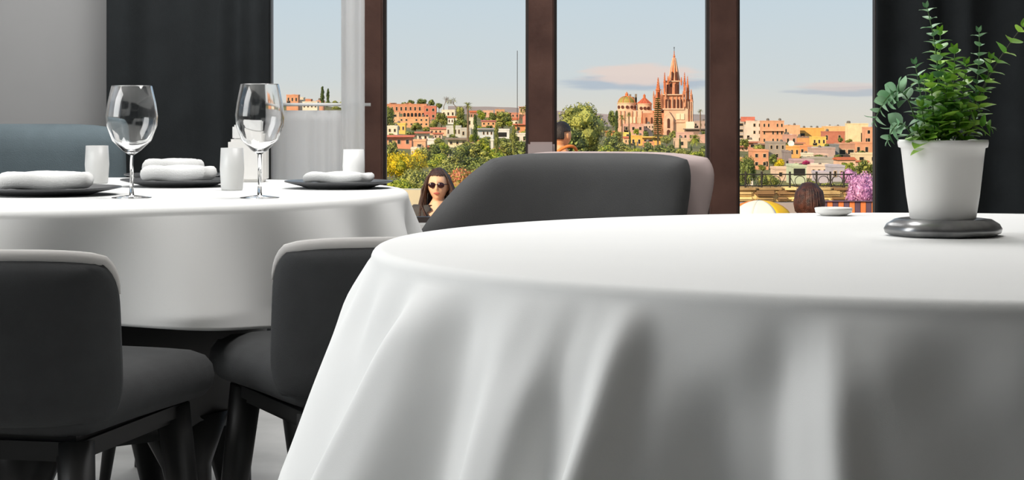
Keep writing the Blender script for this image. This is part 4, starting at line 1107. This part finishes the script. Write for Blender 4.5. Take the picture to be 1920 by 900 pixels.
# pinnacles
for a in [(1246.6, 135, 180, 4.2, 1.2, 153), (1284.3, 135, 182, 4.4, 2.0, 155), (1289.5, 142, 186, 4.0, 1.0, 160), (1253, 142, 158, 2.8, 1.0, 150), (1278, 144, 160, 2.8, 1.2, 152),
          (1234.4, 145, 190, 8.2, 1.5, 168), (1241, 166, 204, 3.6, .5, 180), (1226, 170, 204, 3.2, 1.0, 182), (1296.5, 167, 226, 4.2, 1.5, 178), (1299.5, 176, 240, 3.6, 4, 190),
          (1285, 160, 200, 3.4, -.2, 172), (1248, 172, 186, 2.6, -.6, 180), (1280.5, 170, 190, 2.8, -.6, 180), (1230, 176, 210, 2.6, 5, 186), (1292.5, 158, 200, 3.0, 4, 170), (1238.5, 176, 206, 2.4, 0, 190)]:
    pinnacle(a[0], a[1], a[2], a[3], a[4], CSTO if a[1] < 160 else CST, a[5])
# right buttress mass with slim vertical ribs
cbox('buttress_block', CST, 1281, 1299, 186, 248, 1.2, 10)
for px in (1282.5, 1286.5, 1290.5, 1294.5, 1298): cbox('buttress_rib', CSTL, px-.8, px+.8, 190, 247, .3, 1.2)
for px, y0, y1 in ((1284.5, 176, 196), (1292.5, 186, 204), (1288.6, 206, 222), (1296.4, 208, 224)): arch(px, 1.0, y0, y1, 1.1 if y0 > 180 else 1.1)
cbox('white_annex', mat('white_church_wall', '#eee0c8', .9, var=.05), 1286, 1300.5, 228, 248, -2.5, 6)
# left stair tower below its pinnacle
cbox('stair_tower', CST, 1229.5, 1240, 184, 232, .4, 6)
arch(1234.5, 1.3, 172, 184, 1.5-4.1*s*.85); arch(1235, 1.2, 192, 203, .4)
# nave, aisle, gable front
cbox('nave', CSTL, 1160, 1246, 207, 256, 3, 24)
cbox('aisle_wall', CST, 1206, 1245, 212, 250, .5, 4)
bm = bmesh.new(); f = bm.faces.new([bm.verts.new(p) for p in ((LX(1244), -1.5, LZ(255)), (LX(1262), -1.5, LZ(255)), (LX(1262), -1.5, LZ(222)), (LX(1253), -1.5, LZ(208)), (LX(1244), -1.5, LZ(222)))]); g_ = bmesh.ops.extrude_face_region(bm, geom=[f]); bmesh.ops.translate(bm, vec=(0, 2, 0), verts=[q for q in g_['geom'] if isinstance(q, bmesh.types.BMVert)])
obj('porch_gable', bm, CSTL, ch_)
arch(1253, 2.4, 222, 240, -1.5, name='porch_window'); arch(1253, 3.2, 243, 255, -1.5, name='portal')
for px in (1183, 1188, 1196, 1200): cbox('nave_panel', mat('cream_church_panel', '#f0dcb8', .9), px, px+4 if px < 1195 else px+2, 219, 231, 2.7, .5)
for px in (1212, 1222, 1232, 1240): arch(px, 1.6, 220, 232, .5)
for px in (1167, 1175, 1209, 1219): arch(px, 1.3, 240, 251, 3 if px < 1206 else .5)
cbox('plinth_course', CST, 1160, 1246, 250, 253, .2, 3)
for px in (1272, 1280): cbox('wall_panel', mat('cream_church_panel', '#f0dcb8', .9), px-4, px+3, 213, 224, -.3, .6)
# great dome
def dome(cx, r, yb, yt, m, drum_yb, drum_m, n=32, yc=12, point=1.0, ribs=8, lan=(3.2, 8), wins=8):
    h = LZ(yt)-LZ(yb); R0 = r*s
    bm = lathe(bmesh.new(), [(0, LZ(drum_yb)), (R0*1.04, LZ(drum_yb)), (R0*1.04, LZ(yb)-.2), (R0*1.1, LZ(yb)-.1), (R0*1.1, LZ(yb)+.25), (0, LZ(yb)+.25)], 32, c=(LX(cx), yc, 0)); d_ = obj('drum', bm, drum_m, ch_)
    pr = [(R0*math.cos(a/12*math.pi/2)**point if a < 12 else 0, LZ(yb)+.25+h*math.sin(a/12*math.pi/2)**(1.0 if point == 1 else .75)) for a in range(13)]
    if point != 1: pr = [(R0*1.08*(1-a/12)**1.08, LZ(yb)+.25+h*a/12) for a in range(13)]
    do = obj('dome', lathe(bmesh.new(), pr, 32, c=(LX(cx), yc, 0)), m, ch_, smooth=True)
    for k in range(ribs):
        a = k/ribs*2*math.pi+.3; obj('dome_rib', tube(bmesh.new(), [(LX(cx)+q[0]*1.01*math.cos(a), yc+q[0]*1.01*math.sin(a), q[1]+.05) for q in pr[:-1]], .16, 5), CSTO, do)
    lw, lh = lan; z = LZ(yt)
    lathe_pts = [(0, z-.4), (lw*s, z-.4), (lw*s*.9, z+lh*s*.5), (lw*s*1.1, z+lh*s*.55), (lw*s*.7, z+lh*s*.8), (.1, z+lh*s*1.15), (0, z+lh*s*1.2)]
    la = obj('lantern', lathe(bmesh.new(), lathe_pts, 10, c=(LX(cx), yc, 0)), CSTO, do)
    for k in range(wins):
        a = -math.pi/2+(k-(wins-1)/2)*.5; x = LX(cx)+R0*1.04*math.cos(a); y = yc+R0*1.04*math.sin(a); z = (LZ(yb)+LZ(drum_yb))/2
        bm = lathe(bmesh.new(), [(0, 0), (.72, 0), (.72, .35), (0, .35)], 16); bmesh.ops.rotate(bm, verts=bm.verts, cent=(0, 0, 0), matrix=Matrix.Rotation(R(90), 3, 'X')); bmesh.ops.rotate(bm, verts=bm.verts, cent=(0, 0, 0), matrix=Matrix.Rotation(a+math.pi/2, 3, 'Z')); bmesh.ops.translate(bm, vec=(x, y, z), verts=bm.verts)
        obj('round_window', bm, OPEN, d_)
dome(1178, 17, 193.5, 181, DOMEG, 208, CSTL, wins=5)
dome(1211.5, 13.5, 195, 182.5, DOMER, 211, CSTL, point=1.8, lan=(2.6, 6), wins=3)
for px, yt in ((1187, 176), (1198, 175.5), (1192, 181)):
    cbox('roof_turret', mat('weathered_stone', '#8a7a68', .9, var=.2), px-1.6, px+1.6, yt, 196, 20, 3)
cbox('roof_block', mat('weathered_stone', '#8a7a68', .9, var=.2), 1187, 1199, 182, 208, 20, 6)
for px in (1164, 1171.5, 1186, 1194, 1204, 1225): cbox('pilaster', CST, px-.7, px+.7, 208, 236, 2.6, .6)

# ============================================================ VEGETATION
def leaf_mat(n, c1, c2): return mat(n, c1, .75, col2=c2, island=.65, vscale=.6)
LG = leaf_mat('olive_green_foliage', '#b4b258', '#3e4a1e'); LGD = leaf_mat('deep_green_foliage', '#98a050', '#2c3a18'); LY = leaf_mat('yellow_flowering_foliage', '#ecc81e', '#8c8c1c'); LYG = leaf_mat('yellow_green_foliage', '#b8b83c', '#5c7424')
LCY = leaf_mat('dark_cypress_foliage', '#6a7a3c', '#26381c'); LPK = leaf_mat('purple_bougainvillea', '#ecb4dc', '#a06a9a'); LMG = leaf_mat('magenta_bougainvillea', '#d8407c', '#8c2850'); LOR = leaf_mat('orange_pink_flowers', '#e88468', '#7c8c34')
BARK = mat('grey_brown_bark', '#7a6650', .95, var=.25, vscale=3, bump=.6, bscale=8)
def quads(bm, pts, size, rnd):
    for p, nr in pts:
        a = Vector((rnd.gauss(0, 1), rnd.gauss(0, 1), rnd.gauss(0, 1)))+nr*1.3
        a.normalize(); b = a.orthogonal().normalized(); q = rnd.uniform(0, 6.28); c = a.cross(b)
        u = b*math.cos(q)+c*math.sin(q); v = a.cross(u); s_ = size*rnd.uniform(.6, 1.3)
        bm.faces.new([bm.verts.new(p+u*s_), bm.verts.new(p+v*s_*.55), bm.verts.new(p-u*s_), bm.verts.new(p-v*s_*.55)])
def crown_mesh(seed, clumps, n, size, shape='round', core=True):
    """unit crown: fits x,y in [-.5,.5], z in [0,1]"""
    rnd = random.Random(seed); bm = bmesh.new(); pts = []
    for k in range(clumps):
        while True:
            c = Vector((rnd.uniform(-1, 1), rnd.uniform(-1, 1), rnd.uniform(-1, 1)))
            if c.length < 1: break
        if shape == 'round': c = Vector((c.x*.33, c.y*.33, .5+c.z*.33)); r = rnd.uniform(.14, .22)
        elif shape == 'wide': c = Vector((c.x*.36, c.y*.36, .62+c.z*.22)); r = rnd.uniform(.12, .2)
        elif shape == 'cypress':
            z = k/clumps; w = math.sin(math.pi*min(1, z*.8+.12))**.7; c = Vector((c.x*.2*w, c.y*.2*w, .06+z*.88)); r = .22*w+.08
        elif shape == 'bush': c = Vector((c.x*.36, c.y*.36, .35+abs(c.z)*.35)); r = rnd.uniform(.14, .24)
        zr = r*(.35 if shape == 'cypress' else .9)
        if core:
            q = bmesh.ops.create_icosphere(bm, subdivisions=1, radius=1)['verts']
            for v in q: v.co = Vector((c.x+v.co.x*r*.72, c.y+v.co.y*r*.72, c.z+v.co.z*zr*.72))
        for _ in range(n//clumps):
            d_ = Vector((rnd.gauss(0, 1), rnd.gauss(0, 1), rnd.gauss(0, 1))).normalized(); f = rnd.uniform(.75, 1.08)
            pts.append((Vector((c.x+d_.x*r*f, c.y+d_.y*r*f, c.z+d_.z*zr*f)), d_))
    quads(bm, pts, size, rnd); me = bpy.data.meshes.new('foliage'); bm.to_mesh(me); bm.free(); return me
def trunk_mesh(seed, h=1.0, w=.05, branches=5, spread=.3, start=.35):
    rnd = random.Random(seed); bm = bmesh.new()
    tube(bm, [(0, 0, -1.2), (.01, 0, h*.3), (.0, .01, h*.6), (.01, 0, h*.85)], [w, w*.8, w*.5, w*.2], 7)
    for k in range(branches):
        a = rnd.uniform(0, 6.28); z = h*rnd.uniform(start, .6); L = rnd.uniform(.6, 1)*spread
        tube(bm, [(0, 0, z), (L*.6*math.cos(a), L*.6*math.sin(a), z+.1), (L*math.cos(a), L*math.sin(a), z+.28)], [w*.4, w*.3, w*.1], 5)
    me = bpy.data.meshes.new('trunk'); bm.to_mesh(me); bm.free(); return me
def matted(me, m): q = me.copy(); q.materials.clear(); q.materials.append(m); return q
CR = {}
def crown(kind, m):
    key = (kind, m.name)
    if key not in CR:
        base_ = {'round0': (1, 16, 1900, .042, 'round'), 'round1': (2, 20, 1900, .042, 'round'), 'round2': (3, 13, 1900, .042, 'round'), 'wide0': (4, 18, 1900, .042, 'wide'), 'wide1': (5, 16, 1900, .042, 'wide'),
                 'cypress0': (6, 26, 2400, .05, 'cypress'), 'cypress1': (7, 24, 2400, .05, 'cypress'), 'bush0': (8, 14, 2000, .035, 'bush'), 'bush1': (9, 12, 2000, .035, 'bush'), 'big': (10, 60, 11000, .019, 'round'), 'bigbush': (12, 30, 7000, .026, 'bush')}[kind]
        me = crown_mesh(*base_); me.materials.append(m); CR[key] = me
    return CR[key]
TK = [trunk_mesh(i) for i in (1, 2)]
for m_ in TK: m_.materials.append(BARK)
USED = set()
TONE = {'olive_green_foliage': 'olive green', 'deep_green_foliage': 'deep green', 'yellow_green_foliage': 'yellow-green', 'dark_cypress_foliage': 'dark'}
def where(px, py, m, noun, wpx):
    c = sorted(REG, key=lambda q: math.hypot(q[0]-px, (q[1]-py)*1.3))
    for q in c[:14]:
        dx, dy = px-q[0], py-q[1]
        if len(q[2].split()) > 10: continue
        rel_ = ('right of' if dx > 0 else 'left of') if abs(dx) > abs(dy) else ('below' if dy > 0 else 'above')
        for sz in (('small ' if wpx < 22 else 'broad ' if wpx > 42 else ''),):
            lb = '%s%s %s %s the %s' % (sz, TONE.get(m.name, 'green'), noun, rel_, q[2])
            if len(lb.split()) <= 16 and lb not in USED: USED.add(lb); return lb
    return None
def tree(label, px, ytop, ybase, wpx, kind, m, d=None, cat='tree', name='tree', group=None, trunk=True, sink=1.0, full=False):
    d = d or depth(px, ybase)
    zb_ = PZ(ybase, d); h = PZ(ytop, d)-zb_; w = wpx*d/F
    g_ = gz(px, d)-.2
    if group: label = where(px, (ytop+ybase)/2, m, 'tree' if cat == 'tree' else cat, wpx) or label
    else: REG.append((px, (ytop+ybase)/2, label))
    t = thing(name, label, cat, (PX(px, d), d, zb_), random.uniform(0, 6.28), group)
    o = bpy.data.objects.new('foliage', crown(kind, m)); COL.objects.link(o); o.parent = t; o.scale = (w, w, h)
    if trunk:
        o = bpy.data.objects.new('trunk', TK[int(px) % 2]); COL.objects.link(o); o.parent = t; o.scale = (w*.9, w*.9, h*.8)
    return t
def palm(label, px, ytop, ybase, wpx, d=None, nf=26, clump=False):
    d = d or depth(px, ybase); q = d/F; zb_ = PZ(ybase, d); h = PZ(ytop, d)-zb_; r = wpx*q/2
    t = thing('palm_tree', label, 'palm tree', (PX(px, d), d, zb_))
    rnd = random.Random(int(px)); hh = h-r*.6
    if not clump: obj('trunk', tube(bmesh.new(), [(0, 0, -3), (r*.05, 0, hh*.5), (0, 0, hh)], [.28, .22, .2], 8), BARK, t)
    bm = bmesh.new()
    for k in range(nf):
        a = rnd.uniform(0, 6.28); el = rnd.uniform(-.5, 1.3); L = r*rnd.uniform(.85, 1.1); pr = None
        dirx_, diry_ = math.cos(a), math.sin(a); sd = Vector((-diry_, dirx_, 0)); rows = []
        for i in range(8):
            f = i/7; out = L*f*math.cos(el*.9); z = hh+L*f*math.sin(el)-L*.45*f*f
            c = Vector((dirx_*out, diry_*out, z)); wv = r*.10*math.sin(math.pi*(f*.85+.12))
            rows.append((c, wv))
        for (c0, w0), (c1, w1) in zip(rows, rows[1:]):
            for s_ in (-1, 1):
                for e in range(2):
                    p0 = c0.lerp(c1, e/2); p1 = c0.lerp(c1, (e+.75)/2); tip = p1+sd*s_*(w0+w1)*1.1+(c1-c0)*.6-Vector((0, 0, w0*.6))
                    bm.faces.new([bm.verts.new(p0), bm.verts.new(p1), bm.verts.new(tip)])
    obj('fronds', bm, LYG if clump else LG, t)
    return t
def bare_tree(label, px, ytop, ybase, wpx, leafy=.0, m=LG, d=None, seed=1):
    d = d or depth(px, ybase); q = d/F; zb_ = PZ(ybase, d); h = PZ(ytop, d)-zb_; w = wpx*q; rnd = random.Random(seed)
    t = thing('bare_tree', label, 'tree', (PX(px, d), d, zb_)); bm = bmesh.new(); tips = []
    def grow(p, dr, L, r_, lev):
        e = p+dr*L; mid = p.lerp(e, .5)+Vector((rnd.gauss(0, 1), rnd.gauss(0, 1), rnd.gauss(0, .5)))*L*.06
        tube(bm, [p, mid, e], [r_, r_*.85, r_*.65], 5)
        if lev == 0: tips.append(e); return
        for k in range(rnd.choice((2, 3, 3))):
            a = rnd.uniform(0, 6.28); sp_ = rnd.uniform(.5, 1.0); o_ = dr.orthogonal().normalized(); b_ = dr.cross(o_)
            nd = (dr+(o_*math.cos(a)+b_*math.sin(a))*sp_+Vector((0, 0, .08))).normalized()
            grow(e, nd.normalized(), L*rnd.uniform(.62, .8), r_*.6, lev-1)
    grow(Vector((0, 0, -.5)), Vector((0, 0, 1)), h*.26, h*.024, 5)
    obj('branches', bm, BARK, t)
    if leafy:
        b2 = bmesh.new(); quads(b2, [(e+Vector((rnd.gauss(0, 1), rnd.gauss(0, 1), rnd.gauss(0, 1)))*h*.03, Vector((0, 0, 1))) for e in tips for _ in range(int(leafy))], h*.022, rnd); obj('foliage', b2, m, t)
    return t
# --- leftmost pane
tree('taller left one of the twin cypresses on the leftmost ridge', 604.5, 161, 196, 10, 'cypress0', LCY, d=770, cat='cypress', name='cypress_tree')
tree('shorter right one of the twin cypresses on the leftmost ridge', 615, 165, 196, 7.5, 'cypress1', LCY, d=770, cat='cypress', name='cypress_tree')
for k, (px, y0, y1, w) in enumerate(((545, 183, 203, 12), (563, 185, 204, 12), (585, 186, 200, 16), (612, 186, 204, 22), (628, 186, 200, 16), (640, 187, 202, 16), (570, 196, 210, 26), (600, 198, 212, 26), (630, 196, 212, 26), (655, 188, 206, 20), (672, 188, 206, 20))):
    tree('low olive bush among the hazy ridge houses beyond the white curtain', px, y0, y1, w, 'bush%d' % (k % 2), LG, d=(1000+k*14 if k > 1 else 1165+k*12), cat='bush', name='bush', group='bushes on the leftmost hazy ridge', trunk=False)
# --- second pane
for k, (px, y0, y1, w) in enumerate(((771, 186, 204, 17), (790, 183, 204, 24), (808, 185, 206, 18), (758, 190, 204, 13), (823, 192, 208, 15))):
    tree('dark domed tree in the row on top of the left hill', px, y0, y1, w, 'wide%d' % (k % 2), LGD, group='dark trees on the left hilltop', d=1150-k*16)
bare_tree('bare branching tree on the skyline, left of the pair', 832, 168, 208, 34, 0, seed=4)
bare_tree('bare branching tree on the skyline, right of the pair', 856, 171, 212, 28, 2, seed=9)
palm('tall fan palm with long thin trunk in the second pane', 877, 190, 262, 26, d=400)
tree('slim dark cypress right of the tall palm', 891, 213, 268, 10, 'cypress0', LCY, d=380, cat='cypress', name='cypress_tree')
tree('tall bright cypress, left of the two near the second post', 931, 229, 292, 12, 'cypress1', LG, d=300, cat='cypress', name='cypress_tree')
tree('tall bright cypress, right of the two near the second post', 963, 232, 292, 10, 'cypress0', LG, d=300, cat='cypress', name='cypress_tree')
tree('thin cypress before the grey-white villa', 852, 218, 258, 5, 'cypress1', LG, d=420, cat='cypress', name='cypress_tree')
tree('broad round green tree under the ridge in the second pane', 942, 206, 240, 46, 'round0', LG)
tree('smaller round tree left of the broad one in the second pane', 922, 210, 236, 24, 'round1', LGD)
bare_tree('half-leafed tree on the skyline beside the second post', 976, 184, 236, 34, 4, LG, seed=12)
tree('yellow-green tree at the ridge right of the tall palm', 904, 202, 228, 24, 'round2', LYG)
tree('dark green tree touching the first post, upper left of the second pane', 730, 198, 244, 26, 'round1', LGD)
tree('grey-green pointed tree below the bare trees', 828, 206, 240, 26, 'round2', LG)
tree('feathery grey-green tree under the right bare tree', 861, 196, 236, 24, 'round0', LG)
tree('green tree left of the red-edged roof house', 779, 228, 252, 30, 'wide0', LG)
tree('dark rounded tree behind the grey-white villa', 868, 222, 246, 40, 'wide1', LGD)
for k, (px, y0, y1, w) in enumerate(((812, 222, 246, 20), (770, 244, 262, 26), (757, 250, 262, 20), (822, 254, 276, 26), (850, 250, 266, 22), (888, 250, 274, 24), (908, 252, 276, 28), (945, 254, 276, 26), (985, 244, 262, 24), (800, 236, 252, 18), (915, 232, 250, 20), (898, 232, 250, 18), (965, 240, 254, 16), (740, 228, 244, 16), (735, 248, 260, 14), (876, 262, 280, 26), (806, 255, 268, 14), (954, 226, 242, 18))):
    tree('small green tree between the houses of the left hillside', px, y0, y1, w, ('round0', 'wide1', 'round2', 'bush0')[k % 4], (LG, LGD, LYG)[k % 3], d=depth(px, y1)*.965, group='small trees between the left hillside houses')
r2 = random.Random(21)
near = [(790, 272, 318, 44), (812, 268, 306, 34), (860, 300, 350, 60), (900, 300, 352, 60), (945, 300, 352, 60), (990, 296, 350, 60), (965, 246, 272, 24), (905, 258, 290, 34), (835, 262, 302, 50), (862, 268, 306, 46), (892, 266, 304, 50), (920, 272, 306, 46), (948, 262, 300, 44), (975, 262, 302, 46), (995, 258, 300, 40), (820, 284, 326, 50), (850, 290, 330, 56), (880, 286, 330, 54), (905, 288, 330, 50), (940, 284, 330, 60), (975, 284, 330, 60),
        (1010, 275, 330, 60)]
for k, (px, y0, y1, w) in enumerate(near):
    tree('bushy green tree in the dense wood below the left hillside', px, y0, y1, w, ('round0', 'round1', 'round2')[k % 3], (LG, LGD, LG, LYG)[k % 4], group='dense wood below the left hillside')
tree('large yellow flowering bush at the lower left of the second pane', 748, 266, 352, 70, 'bigbush', LY, d=110, cat='bush', name='flowering_bush', trunk=False)
tree('small yellow flowering bush right of the large one', 782, 268, 335, 44, 'bush0', LY, d=125, cat='bush', name='flowering_bush', trunk=False)
tree('olive green tree against the first post behind the yellow bush', 735, 262, 330, 40, 'round1', LG, d=150)
tree('yellow-green bush high above the woman', 832, 262, 286, 22, 'bush1', LYG, d=240, cat='bush', name='bush', trunk=False)
tree('green shrub just left of the woman with sunglasses', 782, 294, 392, 70, 'bigbush', LG, d=44, cat='bush', name='bush', trunk=False)
tree('pale yellow-green shrub over the ledge at lower left', 742, 316, 400, 72, 'bigbush', LYG, d=38, cat='bush', name='bush', trunk=False)
tree('leafy green shrub behind the head of the woman', 832, 286, 380, 70, 'bigbush', LG, d=52, cat='bush', name='bush', trunk=False)
tree('orange-pink flowering bush right of the woman', 872, 292, 400, 84, 'bigbush', LOR, d=30, cat='bush', name='flowering_bush', trunk=False)
tree('grey-green bush behind the orange-pink flowers', 905, 276, 380, 90, 'bigbush', LGD, d=60, cat='bush', name='bush', trunk=False)
# --- third pane
tree('huge rounded green tree filling the left of the third pane', 1090, 186, 300, 112, 'big', LG, d=260)
tree('dark green tree mass at the foot of the huge rounded tree', 1068, 235, 320, 80, 'round1', LGD, d=200)
tree('small dark round tree between huge tree and church', 1149, 204, 240, 22, 'round0', LGD, d=760)
tree('dark column cypress at the left corner of the church', 1156, 206, 252, 9, 'cypress0', LCY, d=700, cat='cypress', name='cypress_tree')
palm('left fan palm before the great dome', 1166, 214, 250, 20, d=740)
palm('right fan palm before the great dome', 1179, 209, 252, 16, d=720)
palm('lone fan palm on the skyline right of the tower', 1313, 204, 245, 14, d=740)
palm('thick low fan palm at the lower right of the third pane', 1302, 250, 290, 30, d=420, nf=60, clump=True)
# norfolk pine: tiers of drooping boughs
t = thing('norfolk_pine', 'tall tiered conifer standing in front of the church nave', 'tree', P(1233.5, 268, 636))
q = 636/F; H_ = (268-181)*q; bm = bmesh.new(); obj('trunk', tube(bmesh.new(), [(0, 0, -2), (0, 0, H_)], [.35, .06], 7), BARK, t); rnd = random.Random(2)
for k in range(22):
    z = H_*(.06+.93*k/22); L = 10.5*q*(1-k/22*.80)*rnd.uniform(.85, 1.1)
    for a in range(7):
        an = a/7*6.28+k*.4; dd_ = Vector((math.cos(an), math.sin(an), 0)); sd = Vector((-dd_.y, dd_.x, 0))
        tube(bm, [(0, 0, z), dd_*L*.6+Vector((0, 0, z-.1)), dd_*L+Vector((0, 0, z+.35))], [.08, .06, .03], 4)
        for e in range(6):
            f = .3+.7*e/6; c = dd_*L*f+Vector((0, 0, z+.1*f))
            for s_ in (-1, 1): bm.faces.new([bm.verts.new(c), bm.verts.new(c+dd_*.4+Vector((0, 0, .2))), bm.verts.new(c+sd*s_*.7+dd_*.3-Vector((0, 0, .15)))])
obj('foliage', bm, LGD, t)
tw = [(1150, 252, 290, 40), (1175, 262, 296, 40), (1160, 244, 270, 26), (1195, 272, 300, 40), (1220, 270, 298, 40), (1248, 266, 298, 44), (1275, 276, 300, 36), (1120, 262, 300, 46), (1140, 270, 304, 44), (1325, 268, 300, 34), (1210, 244, 262, 16), (1250, 250, 274, 26), (1262, 244, 262, 18), (1193, 238, 256, 12), (1318, 244, 262, 16), (1228, 276, 306, 44), (1285, 280, 304, 40), (1170, 280, 306, 50), (1310, 282, 306, 40), (1215, 262, 280, 18), (1258, 270, 290, 20), (1140, 240, 262, 18)]
for k, (px, y0, y1, w) in enumerate(tw):
    tree('bushy tree in the green belt below the church', px, y0, y1, w, ('round1', 'round2', 'round0', 'bush0')[k % 4], (LGD, LG, LG, LYG, LGD)[k % 5], group='green belt of trees below the church')
for k, (px, y0, y1, w) in enumerate(((1190, 266, 296, 6), (1296, 272, 302, 5), (1275, 258, 290, 6), (1181, 245, 280, 6))):
    tree('slender dark cypress rising from the green belt below the church', px, y0, y1, w, 'cypress%d' % (k % 2), LCY, cat='cypress', name='cypress_tree', group='slender cypresses below the church')
# --- right pane
tree('tall dark leafy tree at the left of the right pane', 1402, 272, 362, 36, 'bigbush', LGD, d=95)
tree('round green bush behind the railing, left part', 1438, 316, 360, 48, 'bigbush', LG, d=42, cat='bush', name='bush', trunk=False)
tree('yellow-green tree above the left railing post', 1420, 268, 300, 34, 'round0', LG)
tree('yellow and orange flowering shrub before the stone-grey house', 1462, 290, 328, 22, 'bush1', LY, cat='bush', name='flowering_bush', trunk=False)
tree('deep green hedge tree in the middle of the right pane', 1450, 288, 312, 22, 'round1', LGD)
tree('magenta bougainvillea bush in the middle of the right pane', 1511, 298, 312, 18, 'bush0', LMG, cat='bush', name='flowering_bush', trunk=False, d=232)
tree('large purple bougainvillea at the right edge of the window', 1616, 296, 420, 66, 'bigbush', LPK, d=20.2, cat='bush', name='flowering_bush', trunk=False)
tree('smaller purple bougainvillea cluster, above left of the large one', 1590, 308, 352, 34, 'bush0', LPK, d=26, cat='bush', name='flowering_bush', trunk=False)
tree('olive bush above the purple bougainvillea', 1588, 300, 330, 34, 'round2', LYG)
tree('olive tree at the right curtain above the bougainvillea', 1622, 298, 334, 40, 'round1', LG)
tree('long dark hedge behind the low grey wall', 1540, 286, 306, 42, 'bush1', LGD, cat='hedge', name='hedge', trunk=False)
tree('roof garden shrub on the brick-red terrace, left one', 1576, 254, 270, 12, 'bush0', LGD, cat='bush', name='bush', trunk=False)
tree('roof garden shrub on the brick-red terrace, right one', 1592, 258, 270, 14, 'bush1', LG, cat='bush', name='bush', trunk=False)
tree('green shrub by the coral house at the right', 1615, 281, 296, 22, 'wide0', LGD, cat='bush', name='bush', trunk=False)
for k, (px, y0, y1, w) in enumerate(((1520, 322, 358, 44), (1555, 326, 360, 40), (1580, 328, 360, 34), (1480, 330, 360, 36))):
    tree('low grey-green bush pressed against the iron railing', px, y0+12, y1, w, 'bush%d' % (k % 2), LG, d=34+1.6*(k % 2), cat='bush', name='bush', trunk=False, group='bushes behind the iron railing')
for k, (px, y0, y1, w) in enumerate(((1445, 262, 280, 14), (1478, 268, 284, 12), (1506, 290, 306, 14), (1570, 288, 304, 18), (1430, 306, 322, 20), (1468, 310, 330, 18), (1395, 256, 280, 20), (1550, 268, 282, 12))):
    tree('small green tree tucked between the houses of the right pane', px, y0, y1, w, ('round2', 'wide1')[k % 2], (LG, LGD)[k % 2], d=depth(px, y1)*.965, group='small trees between the houses of the right pane')
fr = random.Random(31); bm = bmesh.new(); lo = crown_mesh(40, 10, 420, .075, 'round')
for _ in range(190):
    px = fr.choice((fr.uniform(-500, 480), fr.uniform(1000, 1030), fr.uniform(1345, 1370), fr.uniform(1690, 2500), fr.uniform(1690, 2500)))
    d_ = fr.choice((fr.uniform(230, 400), fr.uniform(250, 900))); w_ = fr.uniform(4, 7)*(1 if d_ < 400 else 1.3); n0 = len(bm.verts)
    bm.from_mesh(lo); bm.verts.ensure_lookup_table()
    z0 = gz(px, d_)-1.0
    for v in bm.verts[n0:]: v.co = Vector((PX(px, d_)+v.co.x*w_, d_+v.co.y*w_, z0+v.co.z*w_*.85))
o = obj('scattered_trees', bm, LGD, autos=1); tag(o, 'scattered green trees covering the slopes around the town', 'trees', kind='stuff')
o = obj('antenna_mast', tube(bmesh.new(), [P(970, 240, 640), P(970, 95, 640)], .10, 5), IRON); tag(o, 'thin tall radio mast beside the second window post', 'mast')
